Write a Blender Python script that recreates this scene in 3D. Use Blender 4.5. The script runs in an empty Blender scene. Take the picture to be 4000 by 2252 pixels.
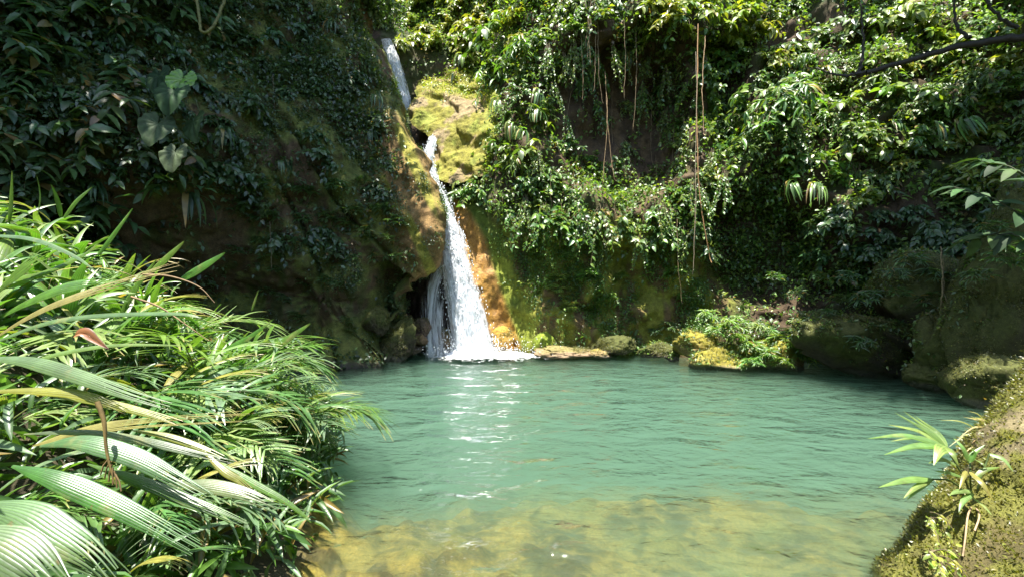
import bpy, math
import numpy as np
from mathutils import Vector, Matrix, Euler

# ------------------------------------------------------------------ camera, sky, sun, exposure
SC = bpy.context.scene
COL = SC.collection
FOC = 430.0                      # focal length in pixels of a 1024 wide frame
CAMZ = 2.0
cam = bpy.data.objects.new('camera', bpy.data.cameras.new('camera'))
COL.objects.link(cam)
cam.data.sensor_width = 36.0
cam.data.lens = 36.0 * FOC / 1024.0
cam.data.clip_start = 0.05
cam.data.clip_end = 500
cam.location = (0, 0, CAMZ)
cam.rotation_euler = (math.radians(90), 0, 0)
SC.camera = cam

SUN = Vector((-0.08, -0.25, 0.96)).normalized()          # direction towards the sun
elev = math.asin(SUN.z)
azim = math.atan2(SUN.x, SUN.y)
W = bpy.data.worlds.new('World'); SC.world = W; W.use_nodes = True
wn = W.node_tree.nodes; wl = W.node_tree.links
bg = wn['Background']
sky = wn.new('ShaderNodeTexSky'); sky.sky_type = 'NISHITA'; sky.sun_disc = False
sky.sun_elevation = elev; sky.sun_rotation = azim
wl.new(sky.outputs[0], bg.inputs[0]); bg.inputs[1].default_value = 0.115
sl = bpy.data.lights.new('sun', 'SUN'); sl.energy = 4.6; sl.angle = math.radians(0.53); sl.color = (1.0, 0.95, 0.86)
so = bpy.data.objects.new('sun', sl); COL.objects.link(so)
so.rotation_euler = SUN.to_track_quat('Z', 'Y').to_euler()
SC.view_settings.view_transform = 'Standard'
SC.view_settings.look = 'None'
SC.view_settings.exposure = 1.78
SC.view_settings.gamma = 1.0
SC.view_settings.use_curve_mapping = False
SC.render.engine = 'CYCLES'
cy = SC.cycles
cy.use_denoising = True
cy.max_bounces = 10; cy.diffuse_bounces = 3; cy.glossy_bounces = 3; cy.transmission_bounces = 4
cy.volume_bounces = 2; cy.transparent_max_bounces = 24
cy.sample_clamp_indirect = 6.0
cy.caustics_reflective = False; cy.caustics_refractive = False

# ------------------------------------------------------------------ helpers
def P(px, py, d):
    """a place in the gorge: pixel of the 1024 x 576 frame and distance along the view"""
    return np.array([(px - 512.0) / FOC * d, d, CAMZ - (py - 288.0) / FOC * d])
K = 0.39752
def H(x, y, d):
    return P(x * K, y * K, d)

def vnoise(p, seed=0):
    p = np.asarray(p, float)
    i = np.floor(p).astype(np.int64); f = p - i
    f = f * f * f * (f * (f * 6 - 15) + 10)
    def h(ix, iy, iz):
        n = (ix * 374761393 + iy * 668265263 + iz * 2147483647 + seed * 974634777) & 0xFFFFFFFF
        n = ((n ^ (n >> 13)) * 1274126177) & 0xFFFFFFFF
        n = ((n ^ (n >> 16)) * 2246822519) & 0xFFFFFFFF
        return ((n ^ (n >> 15)) & 0xFFFFFF) / float(0xFFFFFF) * 2 - 1
    x, y, z = i[..., 0], i[..., 1], i[..., 2]
    u, v, w = f[..., 0], f[..., 1], f[..., 2]
    def L(a, b, t): return a + (b - a) * t
    return L(L(L(h(x, y, z), h(x+1, y, z), u), L(h(x, y+1, z), h(x+1, y+1, z), u), v),
             L(L(h(x, y, z+1), h(x+1, y, z+1), u), L(h(x, y+1, z+1), h(x+1, y+1, z+1), u), v), w)

def fbm(p, oct=4, seed=0, gain=0.5):
    a, s, t = 1.0, 0.0, 0.0
    p = np.asarray(p, float)
    for k in range(oct):
        s = s + a * vnoise(p * (2.03 ** k) + k * 17.3, seed + k); t += a; a *= gain
    return s / t

def nrm(v):
    v = np.asarray(v, float)
    return v / np.maximum(np.linalg.norm(v, axis=-1, keepdims=True), 1e-9)

def sstep(a, b, x):
    t = np.clip((x - a) / (b - a), 0, 1)
    return t * t * (3 - 2 * t)

def mesh(name, V, faces, tint=None, mat=None, smooth=False):
    """faces: list of (n,3) / (n,4) index arrays"""
    me = bpy.data.meshes.new(name)
    V = np.asarray(V, np.float32)
    me.vertices.add(len(V)); me.vertices.foreach_set('co', V.ravel())
    faces = [np.asarray(f, np.int32) for f in faces if len(f)]
    nl = sum(f.size for f in faces); nf = sum(len(f) for f in faces)
    me.loops.add(nl); me.polygons.add(nf)
    me.loops.foreach_set('vertex_index', np.concatenate([f.ravel() for f in faces]))
    sizes = np.concatenate([np.full(len(f), f.shape[1], np.int32) for f in faces])
    starts = np.concatenate([[0], np.cumsum(sizes)[:-1]]).astype(np.int32)
    me.polygons.foreach_set('loop_start', starts)
    me.polygons.foreach_set('loop_total', sizes)
    if smooth:
        me.polygons.foreach_set('use_smooth', np.ones(nf, bool))
    me.update(calc_edges=True)
    if tint is not None:
        t = np.asarray(tint, np.float32)
        if t.shape[1] == 3: t = np.concatenate([t, np.ones((len(t), 1), np.float32)], 1)
        a = me.attributes.new('tint', 'FLOAT_COLOR', 'POINT')
        a.data.foreach_set('color', t.ravel())
    if mat is not None: me.materials.append(mat)
    return me

class MB:
    """collects pieces of one mesh"""
    def __init__(s): s.V = []; s.T = []; s.F3 = []; s.F4 = []; s.n = 0
    def add(s, V, F, tint):
        V = np.asarray(V, float).reshape(-1, 3); F = np.asarray(F, int)
        tint = np.asarray(tint, float)
        if tint.ndim == 1: tint = np.tile(tint, (len(V), 1))
        if tint.shape[1] == 3: tint = np.concatenate([tint, np.ones((len(tint), 1))], 1)
        s.V.append(V); s.T.append(tint)
        (s.F3 if F.shape[1] == 3 else s.F4).append(F + s.n); s.n += len(V)
    def addm(s, V, Fs, tint):
        V = np.asarray(V, float).reshape(-1, 3)
        tint = np.asarray(tint, float)
        if tint.ndim == 1: tint = np.tile(tint, (len(V), 1))
        if tint.shape[1] == 3: tint = np.concatenate([tint, np.ones((len(tint), 1))], 1)
        s.V.append(V); s.T.append(tint)
        for F in Fs:
            F = np.asarray(F, int)
            if len(F): (s.F3 if F.shape[1] == 3 else s.F4).append(F + s.n)
        s.n += len(V)
    def build(s, name, mat, smooth=False):
        fs = []
        if s.F3: fs.append(np.concatenate(s.F3))
        if s.F4: fs.append(np.concatenate(s.F4))
        return mesh(name, np.concatenate(s.V), fs, np.concatenate(s.T), mat, smooth)

def link(name, me, parent=None, loc=None, rot=None, scale=None):
    o = bpy.data.objects.new(name, me); COL.objects.link(o)
    if parent is not None: o.parent = parent
    if loc is not None: o.location = loc
    if rot is not None: o.rotation_euler = rot
    if scale is not None: o.scale = (scale,) * 3 if np.isscalar(scale) else scale
    return o
def tag(o, label, cat, group=None, kind=None):
    o['label'] = label; o['category'] = cat
    if group: o['group'] = group
    if kind: o['kind'] = kind
    return o
def thing(name, label, cat, group=None, loc=(0, 0, 0), rot=(0, 0, 0), scale=1.0):
    o = link(name, None, None, loc, rot, scale); o.empty_display_size = 0.1
    return tag(o, label, cat, group)
def structure(name, me, label=None):
    o = link(name, me); o['kind'] = 'structure'
    if label: o['label'] = label
    return o
def stuff(name, me, label, cat):
    o = link(name, me); return tag(o, label, cat, kind='stuff')

def tube(path, rad, sides=5):
    path = np.asarray(path, float); n = len(path)
    rad = np.full(n, rad) if np.isscalar(rad) else np.asarray(rad)
    t = nrm(np.gradient(path, axis=0))
    ref = np.tile(np.array([0.31, 0.27, 0.91]), (n, 1))
    a = nrm(np.cross(t, ref)); b = np.cross(t, a)
    an = np.arange(sides) / sides * 2 * np.pi
    V = path[:, None] + rad[:, None, None] * (np.cos(an)[None, :, None] * a[:, None] + np.sin(an)[None, :, None] * b[:, None])
    i = np.arange(n - 1)[:, None]; j = np.arange(sides)[None]
    k = (j + 1) % sides
    F = np.stack([i * sides + j, i * sides + k, (i + 1) * sides + k, (i + 1) * sides + j], -1).reshape(-1, 4)
    return V.reshape(-1, 3), F

def catmull(M, n):
    M = np.asarray(M, float); k = len(M)
    E = np.concatenate([[2 * M[0] - M[1]], M, [2 * M[-1] - M[-2]]])
    t = np.linspace(0, k - 1, n); i = np.minimum(t.astype(int), k - 2); f = (t - i)
    f = f.reshape((-1,) + (1,) * (M.ndim - 1))
    p0, p1, p2, p3 = E[i], E[i + 1], E[i + 2], E[i + 3]
    return 0.5 * (2 * p1 + (p2 - p0) * f + (2 * p0 - 5 * p1 + 4 * p2 - p3) * f ** 2 + (3 * p1 - p0 - 3 * p2 + p3) * f ** 3)

def gridfaces(r, c):
    i = np.arange(r - 1)[:, None] * c; j = np.arange(c - 1)[None]
    return np.stack([i + j, i + j + 1, i + c + j + 1, i + c + j], -1).reshape(-1, 4)

def inpoly(x, y, poly):
    x = np.asarray(x); y = np.asarray(y); r = np.zeros(x.shape, bool); n = len(poly)
    for a in range(n):
        x1, y1 = poly[a]; x2, y2 = poly[(a + 1) % n]
        c = ((y1 > y) != (y2 > y)) & (x < (x2 - x1) * (y - y1) / (y2 - y1 + 1e-9) + x1)
        r ^= c
    return r
def soft(x, y, poly, w):
    """1 inside the polygon, fading to 0 over w outside"""
    x = np.asarray(x, float); y = np.asarray(y, float)
    d = np.full(x.shape, 1e9); n = len(poly)
    for a in range(n):
        x1, y1 = poly[a]; x2, y2 = poly[(a + 1) % n]
        ex, ey = x2 - x1, y2 - y1
        t = np.clip(((x - x1) * ex + (y - y1) * ey) / (ex * ex + ey * ey + 1e-9), 0, 1)
        d = np.minimum(d, np.hypot(x - x1 - t * ex, y - y1 - t * ey))
    return np.where(inpoly(x, y, poly), 1.0, np.clip(1 - d / w, 0, 1))

def pix(V):
    V = np.asarray(V)
    return 512 + V[..., 0] / V[..., 1] * FOC, 288 - (V[..., 2] - CAMZ) / V[..., 1] * FOC

# ------------------------------------------------------------------ materials
class NT:
    def __init__(s, name):
        s.m = bpy.data.materials.new(name); s.m.use_nodes = True
        s.t = s.m.node_tree; s.t.nodes.clear()
        s.out = s.n('ShaderNodeOutputMaterial')
    def n(s, typ, inp=None, **kw):
        o = s.t.nodes.new(typ)
        for k, v in kw.items(): setattr(o, k, v)
        for k, v in (inp or {}).items():
            if hasattr(v, 'is_output') and not hasattr(v, 'inputs'): s.t.links.new(v, o.inputs[k])
            else: o.inputs[k].default_value = v
        return o
    def mix(s, a, b, f, typ='MIX'):
        o = s.t.nodes.new('ShaderNodeMix'); o.data_type = 'RGBA'; o.blend_type = typ
        for idx, v in ((0, f), (6, a), (7, b)):
            if hasattr(v, 'is_output'): s.t.links.new(v, o.inputs[idx])
            else: o.inputs[idx].default_value = v if idx == 0 else (tuple(v) + (1,))[:4]
        return o.outputs[2]
    def math(s, op, a, b=0.0, c=0.0, clamp=False):
        o = s.t.nodes.new('ShaderNodeMath'); o.operation = op; o.use_clamp = clamp
        for i, v in enumerate((a, b, c)):
            if hasattr(v, 'is_output'): s.t.links.new(v, o.inputs[i])
            else: o.inputs[i].default_value = v
        return o.outputs[0]
    def ramp(s, f, lo, hi, a=0.0, b=1.0):
        o = s.t.nodes.new('ShaderNodeMapRange'); o.clamp = True
        s.t.links.new(f, o.inputs[0])
        for i, v in ((1, lo), (2, hi), (3, a), (4, b)): o.inputs[i].default_value = v
        return o.outputs[0]
    def noise(s, vec, scale, detail=4, rough=0.55, dist=0.0):
        o = s.n('ShaderNodeTexNoise', {'Scale': scale, 'Detail': detail, 'Roughness': rough, 'Distortion': dist})
        if vec is not None: s.t.links.new(vec, o.inputs['Vector'])
        return o.outputs[0]
    def surf(s, sh): s.t.links.new(sh, s.out.inputs['Surface'])

def leaf_mat(name, rough=0.38, trans=0.35, ttint=(1.7, 1.75, 0.5), spec=0.5, pleat=False):
    m = NT(name)
    at = m.n('ShaderNodeAttribute', attribute_name='tint')
    geo = m.n('ShaderNodeNewGeometry')
    oi = m.n('ShaderNodeObjectInfo')
    tc = m.n('ShaderNodeTexCoord')
    nz = m.noise(tc.outputs['Object'], 9.0, 3)
    v = m.ramp(nz, 0.3, 0.7, 0.75, 1.25)
    hsv = m.n('ShaderNodeHueSaturation', {'Color': at.outputs['Color']})
    m.t.links.new(m.ramp(oi.outputs['Random'], 0, 1, 0.478, 0.522), hsv.inputs['Hue'])
    m.t.links.new(v, hsv.inputs['Value'])
    col = hsv.outputs[0]
    if pleat:
        fl = m.ramp(m.noise(tc.outputs['Object'], 34.0, 4, 0.6), 0.64, 0.70)
        wr = m.ramp(m.noise(tc.outputs['Object'], 6.0, 4, 0.6), 0.58, 0.72, 0.0, 0.45)
        col = m.mix(m.mix(col, (0.34, 0.30, 0.13), wr), (0.17, 0.11, 0.045), m.math('MULTIPLY', fl, 0.7))
    # the back of a leaf is paler and duller
    back = m.mix(col, (0.16, 0.20, 0.10), 0.25)
    col2 = m.mix(col, back, geo.outputs['Backfacing'])
    bs = m.n('ShaderNodeBsdfPrincipled', {'Base Color': col2, 'Roughness': rough, 'Specular IOR Level': spec})
    bn = m.noise(tc.outputs['Object'], 40.0, 2)
    bp = m.n('ShaderNodeBump', {'Strength': 0.25, 'Distance': 0.004, 'Height': bn})
    m.t.links.new(bp.outputs[0], bs.inputs['Normal'])
    tr = m.n('ShaderNodeBsdfTranslucent', {'Color': m.mix(col, ttint, 1.0, 'MULTIPLY')})
    mx = m.n('ShaderNodeMixShader', {0: trans, 1: bs.outputs[0], 2: tr.outputs[0]})
    m.surf(mx.outputs[0])
    return m.m

def rock_mat(name, bump=0.6, scale=1.0, rough=0.85, speck=0.45):
    m = NT(name)
    at = m.n('ShaderNodeAttribute', attribute_name='tint')
    geo = m.n('ShaderNodeNewGeometry')
    n1 = m.noise(geo.outputs['Position'], 7.0 * scale, 6, 0.65)
    n2 = m.noise(geo.outputs['Position'], 38.0 * scale, 5, 0.7)
    v = m.math('MULTIPLY', m.ramp(n1, 0.3, 0.72, 0.55, 1.4), m.ramp(n2, 0.3, 0.7, 1 - speck, 1 + speck))
    col = m.mix(at.outputs['Color'], m.n('ShaderNodeCombineColor', {0: v, 1: v, 2: v}).outputs[0], 1.0, 'MULTIPLY')
    wet = at.outputs['Alpha']                    # alpha of the tint: 1 dry, 0 wet
    r = m.ramp(wet, 0, 1, 0.16, rough)
    bs = m.n('ShaderNodeBsdfPrincipled', {'Base Color': col, 'Roughness': r, 'Specular IOR Level': 0.4})
    h = m.math('ADD', m.math('MULTIPLY', n1, 1.0), m.math('MULTIPLY', n2, 0.5))
    bp = m.n('ShaderNodeBump', {'Strength': bump, 'Distance': 0.06 / scale, 'Height': h})
    m.t.links.new(bp.outputs[0], bs.inputs['Normal'])
    m.surf(bs.outputs[0])
    return m.m

def plain_mat(name, rough=0.7):
    m = NT(name)
    at = m.n('ShaderNodeAttribute', attribute_name='tint')
    geo = m.n('ShaderNodeNewGeometry')
    v = m.ramp(m.noise(geo.outputs['Position'], 25.0, 4), 0.3, 0.7, 0.6, 1.35)
    col = m.mix(at.outputs['Color'], m.n('ShaderNodeCombineColor', {0: v, 1: v, 2: v}).outputs[0], 1.0, 'MULTIPLY')
    m.surf(m.n('ShaderNodeBsdfPrincipled', {'Base Color': col, 'Roughness': rough}).outputs[0])
    return m.m

M_LEAF = leaf_mat('glossy_leaf', 0.40, 0.36, spec=0.85)
M_DULL = leaf_mat('dull_leaf', 0.62, 0.2, spec=0.25)
M_PALM = leaf_mat('palm_blade', 0.38, 0.32, (1.3, 1.65, 0.45), spec=1.0, pleat=True)
M_ROCK = rock_mat('mossy_rock')
M_BOULD = rock_mat('boulder_moss', 0.7, 2.2)
M_BARK = plain_mat('bark')

def water_mat():
    m = NT('pool_water')
    geo = m.n('ShaderNodeNewGeometry')
    mp = m.n('ShaderNodeMapping', {'Vector': geo.outputs['Position'], 'Scale': (1.0, 1.65, 1.0), 'Rotation': (0, 0, 0.16)})
    a = m.noise(mp.outputs[0], 1.25, 3, 0.45, 0.6)
    b = m.noise(mp.outputs[0], 4.2, 3, 0.55, 0.3)
    h = m.math('ADD', m.math('MULTIPLY', a, 1.0), m.math('MULTIPLY', b, 0.30))
    bp = m.n('ShaderNodeBump', {'Strength': 1.0, 'Distance': 0.15, 'Height': h})
    fr = m.n('ShaderNodeFresnel', {'IOR': 1.333, 'Normal': bp.outputs[0]})
    gl = m.n('ShaderNodeBsdfGlossy', {'Roughness': 0.04, 'Normal': bp.outputs[0]})
    tr = m.n('ShaderNodeBsdfTransparent', {'Color': (1, 1, 1, 1)})
    rf = m.n('ShaderNodeBsdfRefraction', {'Roughness': 0.0, 'IOR': 1.10, 'Normal': bp.outputs[0]})
    th = m.n('ShaderNodeMixShader', {0: 0.35, 1: tr.outputs[0], 2: rf.outputs[0]})
    mx = m.n('ShaderNodeMixShader', {0: fr.outputs[0], 1: th.outputs[0], 2: gl.outputs[0]})
    m.surf(mx.outputs[0])
    sc = m.n('ShaderNodeVolumeScatter', {'Color': (0.53, 0.88, 0.65, 1), 'Density': 0.50, 'Anisotropy': 0.1})
    ab = m.n('ShaderNodeVolumeAbsorption', {'Color': (0.24, 0.52, 0.38, 1), 'Density': 0.60})
    ad = m.n('ShaderNodeAddShader', {0: sc.outputs[0], 1: ab.outputs[0]})
    m.t.links.new(ad.outputs[0], m.out.inputs['Volume'])
    return m.m

def fall_mat():
    m = NT('falling_water')
    at = m.n('ShaderNodeAttribute', attribute_name='tint')     # r: across, g: along, b: thinness at the edge, a: seed
    sx = m.n('ShaderNodeSeparateColor', {0: at.outputs['Color']})
    vec = m.n('ShaderNodeCombineXYZ', {0: m.math('MULTIPLY', sx.outputs[0], 9.0), 1: m.math('MULTIPLY', sx.outputs[1], 3.5), 2: m.math('MULTIPLY', at.outputs['Alpha'], 37.0)})
    vec2 = m.n('ShaderNodeCombineXYZ', {0: m.math('MULTIPLY', sx.outputs[0], 30.0), 1: m.math('MULTIPLY', sx.outputs[1], 13.0), 2: m.math('MULTIPLY', at.outputs['Alpha'], 53.0)})
    n1 = m.noise(vec.outputs[0], 1.0, 4, 0.6, 0.4)
    n2 = m.noise(vec2.outputs[0], 1.0, 4, 0.7, 0.5)
    s = m.math('ADD', m.math('MULTIPLY', n1, 0.6), m.math('MULTIPLY', n2, 0.75))
    s = m.math('SUBTRACT', s, sx.outputs[2])
    al = m.ramp(s, 0.40, 0.64)
    geo = m.n('ShaderNodeNewGeometry')
    bp = m.n('ShaderNodeBump', {'Strength': 0.8, 'Distance': 0.08, 'Height': n2})
    bs = m.n('ShaderNodeBsdfPrincipled', {'Base Color': (0.86, 0.9, 0.93, 1), 'Roughness': 0.35, 'Normal': bp.outputs[0]})
    tl = m.n('ShaderNodeBsdfTranslucent', {'Color': (0.85, 0.9, 0.95, 1)})
    w = m.n('ShaderNodeMixShader', {0: 0.4, 1: bs.outputs[0], 2: tl.outputs[0]})
    tr = m.n('ShaderNodeBsdfTransparent')
    mx = m.n('ShaderNodeMixShader', {0: al, 1: tr.outputs[0], 2: w.outputs[0]})
    m.surf(mx.outputs[0])
    return m.m

def foam_mat():
    m = NT('foam')
    at = m.n('ShaderNodeAttribute', attribute_name='tint')
    sx = m.n('ShaderNodeSeparateColor', {0: at.outputs['Color']})
    geo = m.n('ShaderNodeNewGeometry')
    n = m.noise(geo.outputs['Position'], 5.0, 6, 0.7, 0.6)
    al = m.ramp(m.math('SUBTRACT', n, sx.outputs[0]), 0.0, 0.22)
    bs = m.n('ShaderNodeBsdfPrincipled', {'Base Color': (0.88, 0.92, 0.93, 1), 'Roughness': 0.6})
    tr = m.n('ShaderNodeBsdfTransparent')
    m.surf(m.n('ShaderNodeMixShader', {0: al, 1: tr.outputs[0], 2: bs.outputs[0]}).outputs[0])
    return m.m
def drop_mat():
    m = NT('spray')
    bs = m.n('ShaderNodeBsdfPrincipled', {'Base Color': (0.9, 0.93, 0.95, 1), 'Roughness': 0.2})
    tl = m.n('ShaderNodeBsdfTranslucent', {'Color': (0.9, 0.93, 0.95, 1)})
    m.surf(m.n('ShaderNodeMixShader', {0: 0.4, 1: bs.outputs[0], 2: tl.outputs[0]}).outputs[0])
    return m.m
M_WATER = water_mat(); M_FALL = fall_mat(); M_FOAM = foam_mat(); M_DROP = drop_mat()

# ------------------------------------------------------------------ rock sheets of the gorge
BROWN = np.array([0.105, 0.068, 0.034]); MOSS = np.array([0.13, 0.125, 0.022]); GREEN = np.array([0.085, 0.115, 0.022])
TAN = np.array([0.30, 0.225, 0.11]); ORANGE = np.array([0.42, 0.225, 0.045]); DARK = np.array([0.045, 0.036, 0.026])
SHEETS = {}
def sheet(key, rows, nr, nc, amp=(0.22, 0.09, 0.035), seed=1, stretch=(1, 1, 1), colour=None, extra=None):
    C = np.array(rows, float)                       # rows x cols x (px,py,d)
    G = catmull(C, nr); G = np.swapaxes(catmull(np.swapaxes(G, 0, 1), nc), 0, 1)
    V = np.stack([(G[..., 0] - 512) / FOC * G[..., 2], G[..., 2], CAMZ - (G[..., 1] - 288) / FOC * G[..., 2]], -1)
    def normals(V):
        N = nrm(np.cross(np.gradient(V, axis=1), np.gradient(V, axis=0)))
        s = np.sign((N * (V - np.array([0, 0, CAMZ]))).sum(-1, keepdims=True))
        return N * np.where(s.mean() > 0, -1.0, 1.0)
    N = normals(V)
    q = V * np.array(stretch)
    disp = amp[0] * fbm(q * 0.55, 3, seed) + amp[1] * fbm(q * 1.9, 3, seed + 5)
    ridg = 1 - np.abs(fbm(q * 1.1, 3, seed + 9)) * 2.2
    disp = disp + amp[2] * 1.6 * ridg + amp[2] * fbm(q * 6.0, 3, seed + 13)
    if extra is not None: disp = disp + extra(V, G)
    V = V + N * disp[..., None]
    N = normals(V)
    px, py = pix(V)
    S = dict(V=V, N=N, px=px, py=py, disp=disp, ridg=ridg); SHEETS[key] = S
    S['tint'] = colour(S) if colour else np.tile(BROWN, (nr, nc, 1))
    return S
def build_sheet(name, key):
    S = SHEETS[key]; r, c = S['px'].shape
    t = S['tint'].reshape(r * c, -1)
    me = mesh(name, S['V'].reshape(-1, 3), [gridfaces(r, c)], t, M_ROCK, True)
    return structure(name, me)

def mixc(a, b, f): return a + (b - a) * np.asarray(f)[..., None]

# ---- left cliff: from beside the camera to the arete next to the fall, wrapping round behind it
def rec(c, py): return 2.3 * max(0.0, (c - 170) / 170.0) * min(1.0, max(0.0, (245 - py) / 200.0))
def lrow(py, A, dA, left, under=0.0, w1=1.5, w2=3.0, top=0.0):
    cols = [-260, -90, 40, 140, 225, 290, 340]
    dd = [5.6, 7.2, 8.5, 9.5, 10.4, 10.9, 11.3]
    f = (A - 340) / 96.0
    row = []
    for c, d in zip(cols, dd):
        row.append((c + left, py, d + under * (1 if 100 < c < 345 else 0.5) + top + rec(c, py)))
    pA = max(A, 345 + left)
    row.append(((340 + left) * 0.45 + pA * 0.55, py, (11.3 + under * 0.6 + rec(340, py)) * 0.45 + dA * 0.55))
    row.append((pA, py, dA)); row.append((pA - 4, py, dA + w1)); row.append((pA - 10, py, dA + w2))
    return row
L_ROWS = [
    lrow(420, 398, 12.0, 18, 0.2), lrow(372, 402, 12.1, 18, 0.2), lrow(340, 405, 12.2, 14, 0.7), lrow(312, 411, 12.2, 8, 0.9),
    lrow(292, 411, 12.15, 0, 0.9), lrow(276, 429, 11.9, 0, 0.6), lrow(250, 437, 11.8, 0, 0.3), lrow(215, 431, 12.0, 0, -0.1),
    lrow(180, 423, 12.35, 0, -0.4), lrow(140, 415, 12.8, 0, -0.5), lrow(105, 399, 13.4, 0, -0.4), lrow(75, 384, 14.0, 0, -0.2),
    lrow(45, 371, 14.6, 0, 0.0), lrow(0, 358, 15.2, 0, 0.2), lrow(-60, 350, 15.6, 0, 0.3), lrow(-160, 350, 15.6, 0, 0.4), lrow(-300, 345, 15.6, 0, 0.4)]
def col_left(S):
    V, N, px, py = S['V'], S['N'], S['px'], S['py']
    n = fbm(V * 1.3, 4, 31); n2 = fbm(V * np.array([3.5, 3.5, 0.9]), 3, 41)
    t = mixc(BROWN * 0.9, np.array([0.13, 0.145, 0.03]), sstep(-0.25, 0.25, n + 0.6 * N[..., 2]))
    t = mixc(t, GREEN * 0.7, sstep(0.1, 0.5, n2) * 0.7)
    # mossy ridge by the fall, streaked
    ar = soft(px, py, [(375, 115), (430, 140), (442, 262), (425, 278), (398, 225)], 22)
    streak = sstep(-0.1, 0.25, fbm(np.stack([px * 0.10 + py * -0.045, py * 0.012, px * 0], -1), 3, 5))
    t = mixc(t, mixc(np.array([0.22, 0.13, 0.045]), np.array([0.24, 0.22, 0.03]), streak), ar * 0.9)
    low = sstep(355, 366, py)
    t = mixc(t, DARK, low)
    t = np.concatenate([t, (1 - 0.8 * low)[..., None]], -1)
    return t
def left_grooves(V, G):
    px, py = G[..., 0], G[..., 1]
    q = np.stack([(px * 0.83 - py * 0.55) * 0.020, (px * 0.55 + py * 0.83) * 0.0055, px * 0], -1)
    f = fbm(q, 3, 415)
    g = sstep(0.07, 0.0, np.abs(f)) * sstep(230, 290, px)
    step = 0.45 * f * sstep(230, 300, px)
    leg = soft(px, py, [(322, 285), (352, 268), (372, 296), (378, 400), (326, 400)], 12)
    hol = soft(px, py, [(380, 268), (402, 282), (403, 335), (386, 345), (376, 310)], 12)
    return step - 0.30 * g + 0.75 * leg - 0.7 * hol
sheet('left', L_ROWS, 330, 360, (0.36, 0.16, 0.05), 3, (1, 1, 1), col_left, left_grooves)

# ---- back cliff and right slope
BC = [330, 380, 410, 435, 465, 500, 540, 600, 650, 700, 765, 840, 920, 1010, 1120, 1280]
def brow(py, ds): return [(c, py, d) for c, d in zip(BC, ds)]
B_ROWS = [
    brow(400, [14.6, 14.6, 14.2, 13.7, 13.5, 13.5, 13.5, 13.3, 13.2, 12.7, 12.2, 11.5, 10.6, 9.3, 8.0, 6.4]),
    brow(352, [14.6, 14.6, 14.2, 13.7, 13.4, 13.5, 12.95, 13.1, 13.2, 12.8, 12.4, 11.7, 10.8, 9.5, 8.1, 6.5]),
    brow(325, [14.6, 14.6, 14.3, 13.8, 13.5, 13.5, 12.95, 13.2, 13.3, 13.0, 12.6, 12.0, 11.0, 9.7, 8.2, 6.6]),
    brow(290, [14.7, 14.7, 14.4, 14.0, 13.6, 13.55, 13.0, 13.2, 13.3, 13.1, 12.8, 12.2, 11.2, 9.9, 8.3, 6.6]),
    brow(250, [14.8, 14.8, 14.5, 14.2, 13.8, 13.5, 13.2, 13.1, 13.1, 13.0, 12.7, 12.0, 11.0, 9.8, 8.2, 6.6]),
    brow(212, [15.0, 15.0, 14.7, 14.4, 14.0, 13.5, 13.1, 12.9, 13.0, 12.9, 12.6, 11.9, 11.0, 9.8, 8.3, 6.7]),
    brow(175, [15.8, 15.8, 15.3, 14.9, 14.5, 13.8, 13.3, 13.4, 13.6, 13.2, 12.8, 12.1, 11.2, 10.0, 8.5, 6.9]),
    brow(140, [16.6, 16.6, 16.2, 15.6, 15.0, 14.2, 13.5, 14.0, 14.2, 13.5, 13.1, 12.4, 11.5, 10.3, 8.8, 7.2]),
    brow(105, [17.0, 17.0, 17.2, 17.0, 16.2, 14.8, 13.6, 14.2, 14.5, 13.8, 13.4, 12.8, 11.9, 10.7, 9.2, 7.5]),
    brow(70, [17.1, 17.1, 17.3, 17.4, 17.2, 15.6, 13.8, 14.0, 14.5, 13.9, 13.8, 13.2, 12.3, 11.1, 9.5, 7.8]),
    brow(45, [17.2, 17.2, 17.4, 17.6, 17.6, 16.0, 13.9, 13.5, 13.9, 13.8, 14.1, 13.6, 12.7, 11.4, 9.8, 8.0]),
    brow(20, [18.6, 18.6, 18.6, 18.4, 18.0, 16.4, 14.2, 13.3, 13.5, 13.9, 14.4, 14.0, 13.1, 11.8, 10.1, 8.2]),
    brow(-30, [20.0, 20.0, 20.0, 19.6, 18.8, 17.0, 14.8, 13.6, 13.8, 14.3, 15.0, 14.8, 13.9, 12.4, 10.6, 8.6]),
    brow(-120, [21.5, 21.5, 21.5, 21, 19.6, 17.8, 15.8, 14.6, 14.8, 15.4, 16.2, 16.2, 15.2, 13.6, 11.5, 9.3]),
    brow(-260, [23.0, 23, 23, 22.4, 21, 19, 17.2, 16.2, 16.4, 17, 18.0, 18.2, 17.2, 15.2, 12.8, 10.4])]
STRIP = [(449, 195), (467, 212), (483, 240), (493, 275), (505, 310), (518, 346), (500, 350), (488, 320), (474, 280), (462, 240), (448, 210)]
LIPW = [(420, 160), (432, 165), (452, 205), (462, 225), (455, 240), (428, 220)]
MOSSCOL = [(464, 200), (480, 210), (498, 235), (511, 270), (525, 300), (537, 345), (523, 346), (509, 310), (496, 275), (483, 240)]
LOWALL = [(495, 235), (560, 225), (680, 250), (720, 300), (690, 350), (530, 352), (515, 300)]
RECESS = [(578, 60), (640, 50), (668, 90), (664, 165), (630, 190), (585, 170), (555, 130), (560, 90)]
WETBASE = [(405, 260), (440, 240), (470, 300), (500, 352), (404, 360), (404, 300)]
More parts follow.
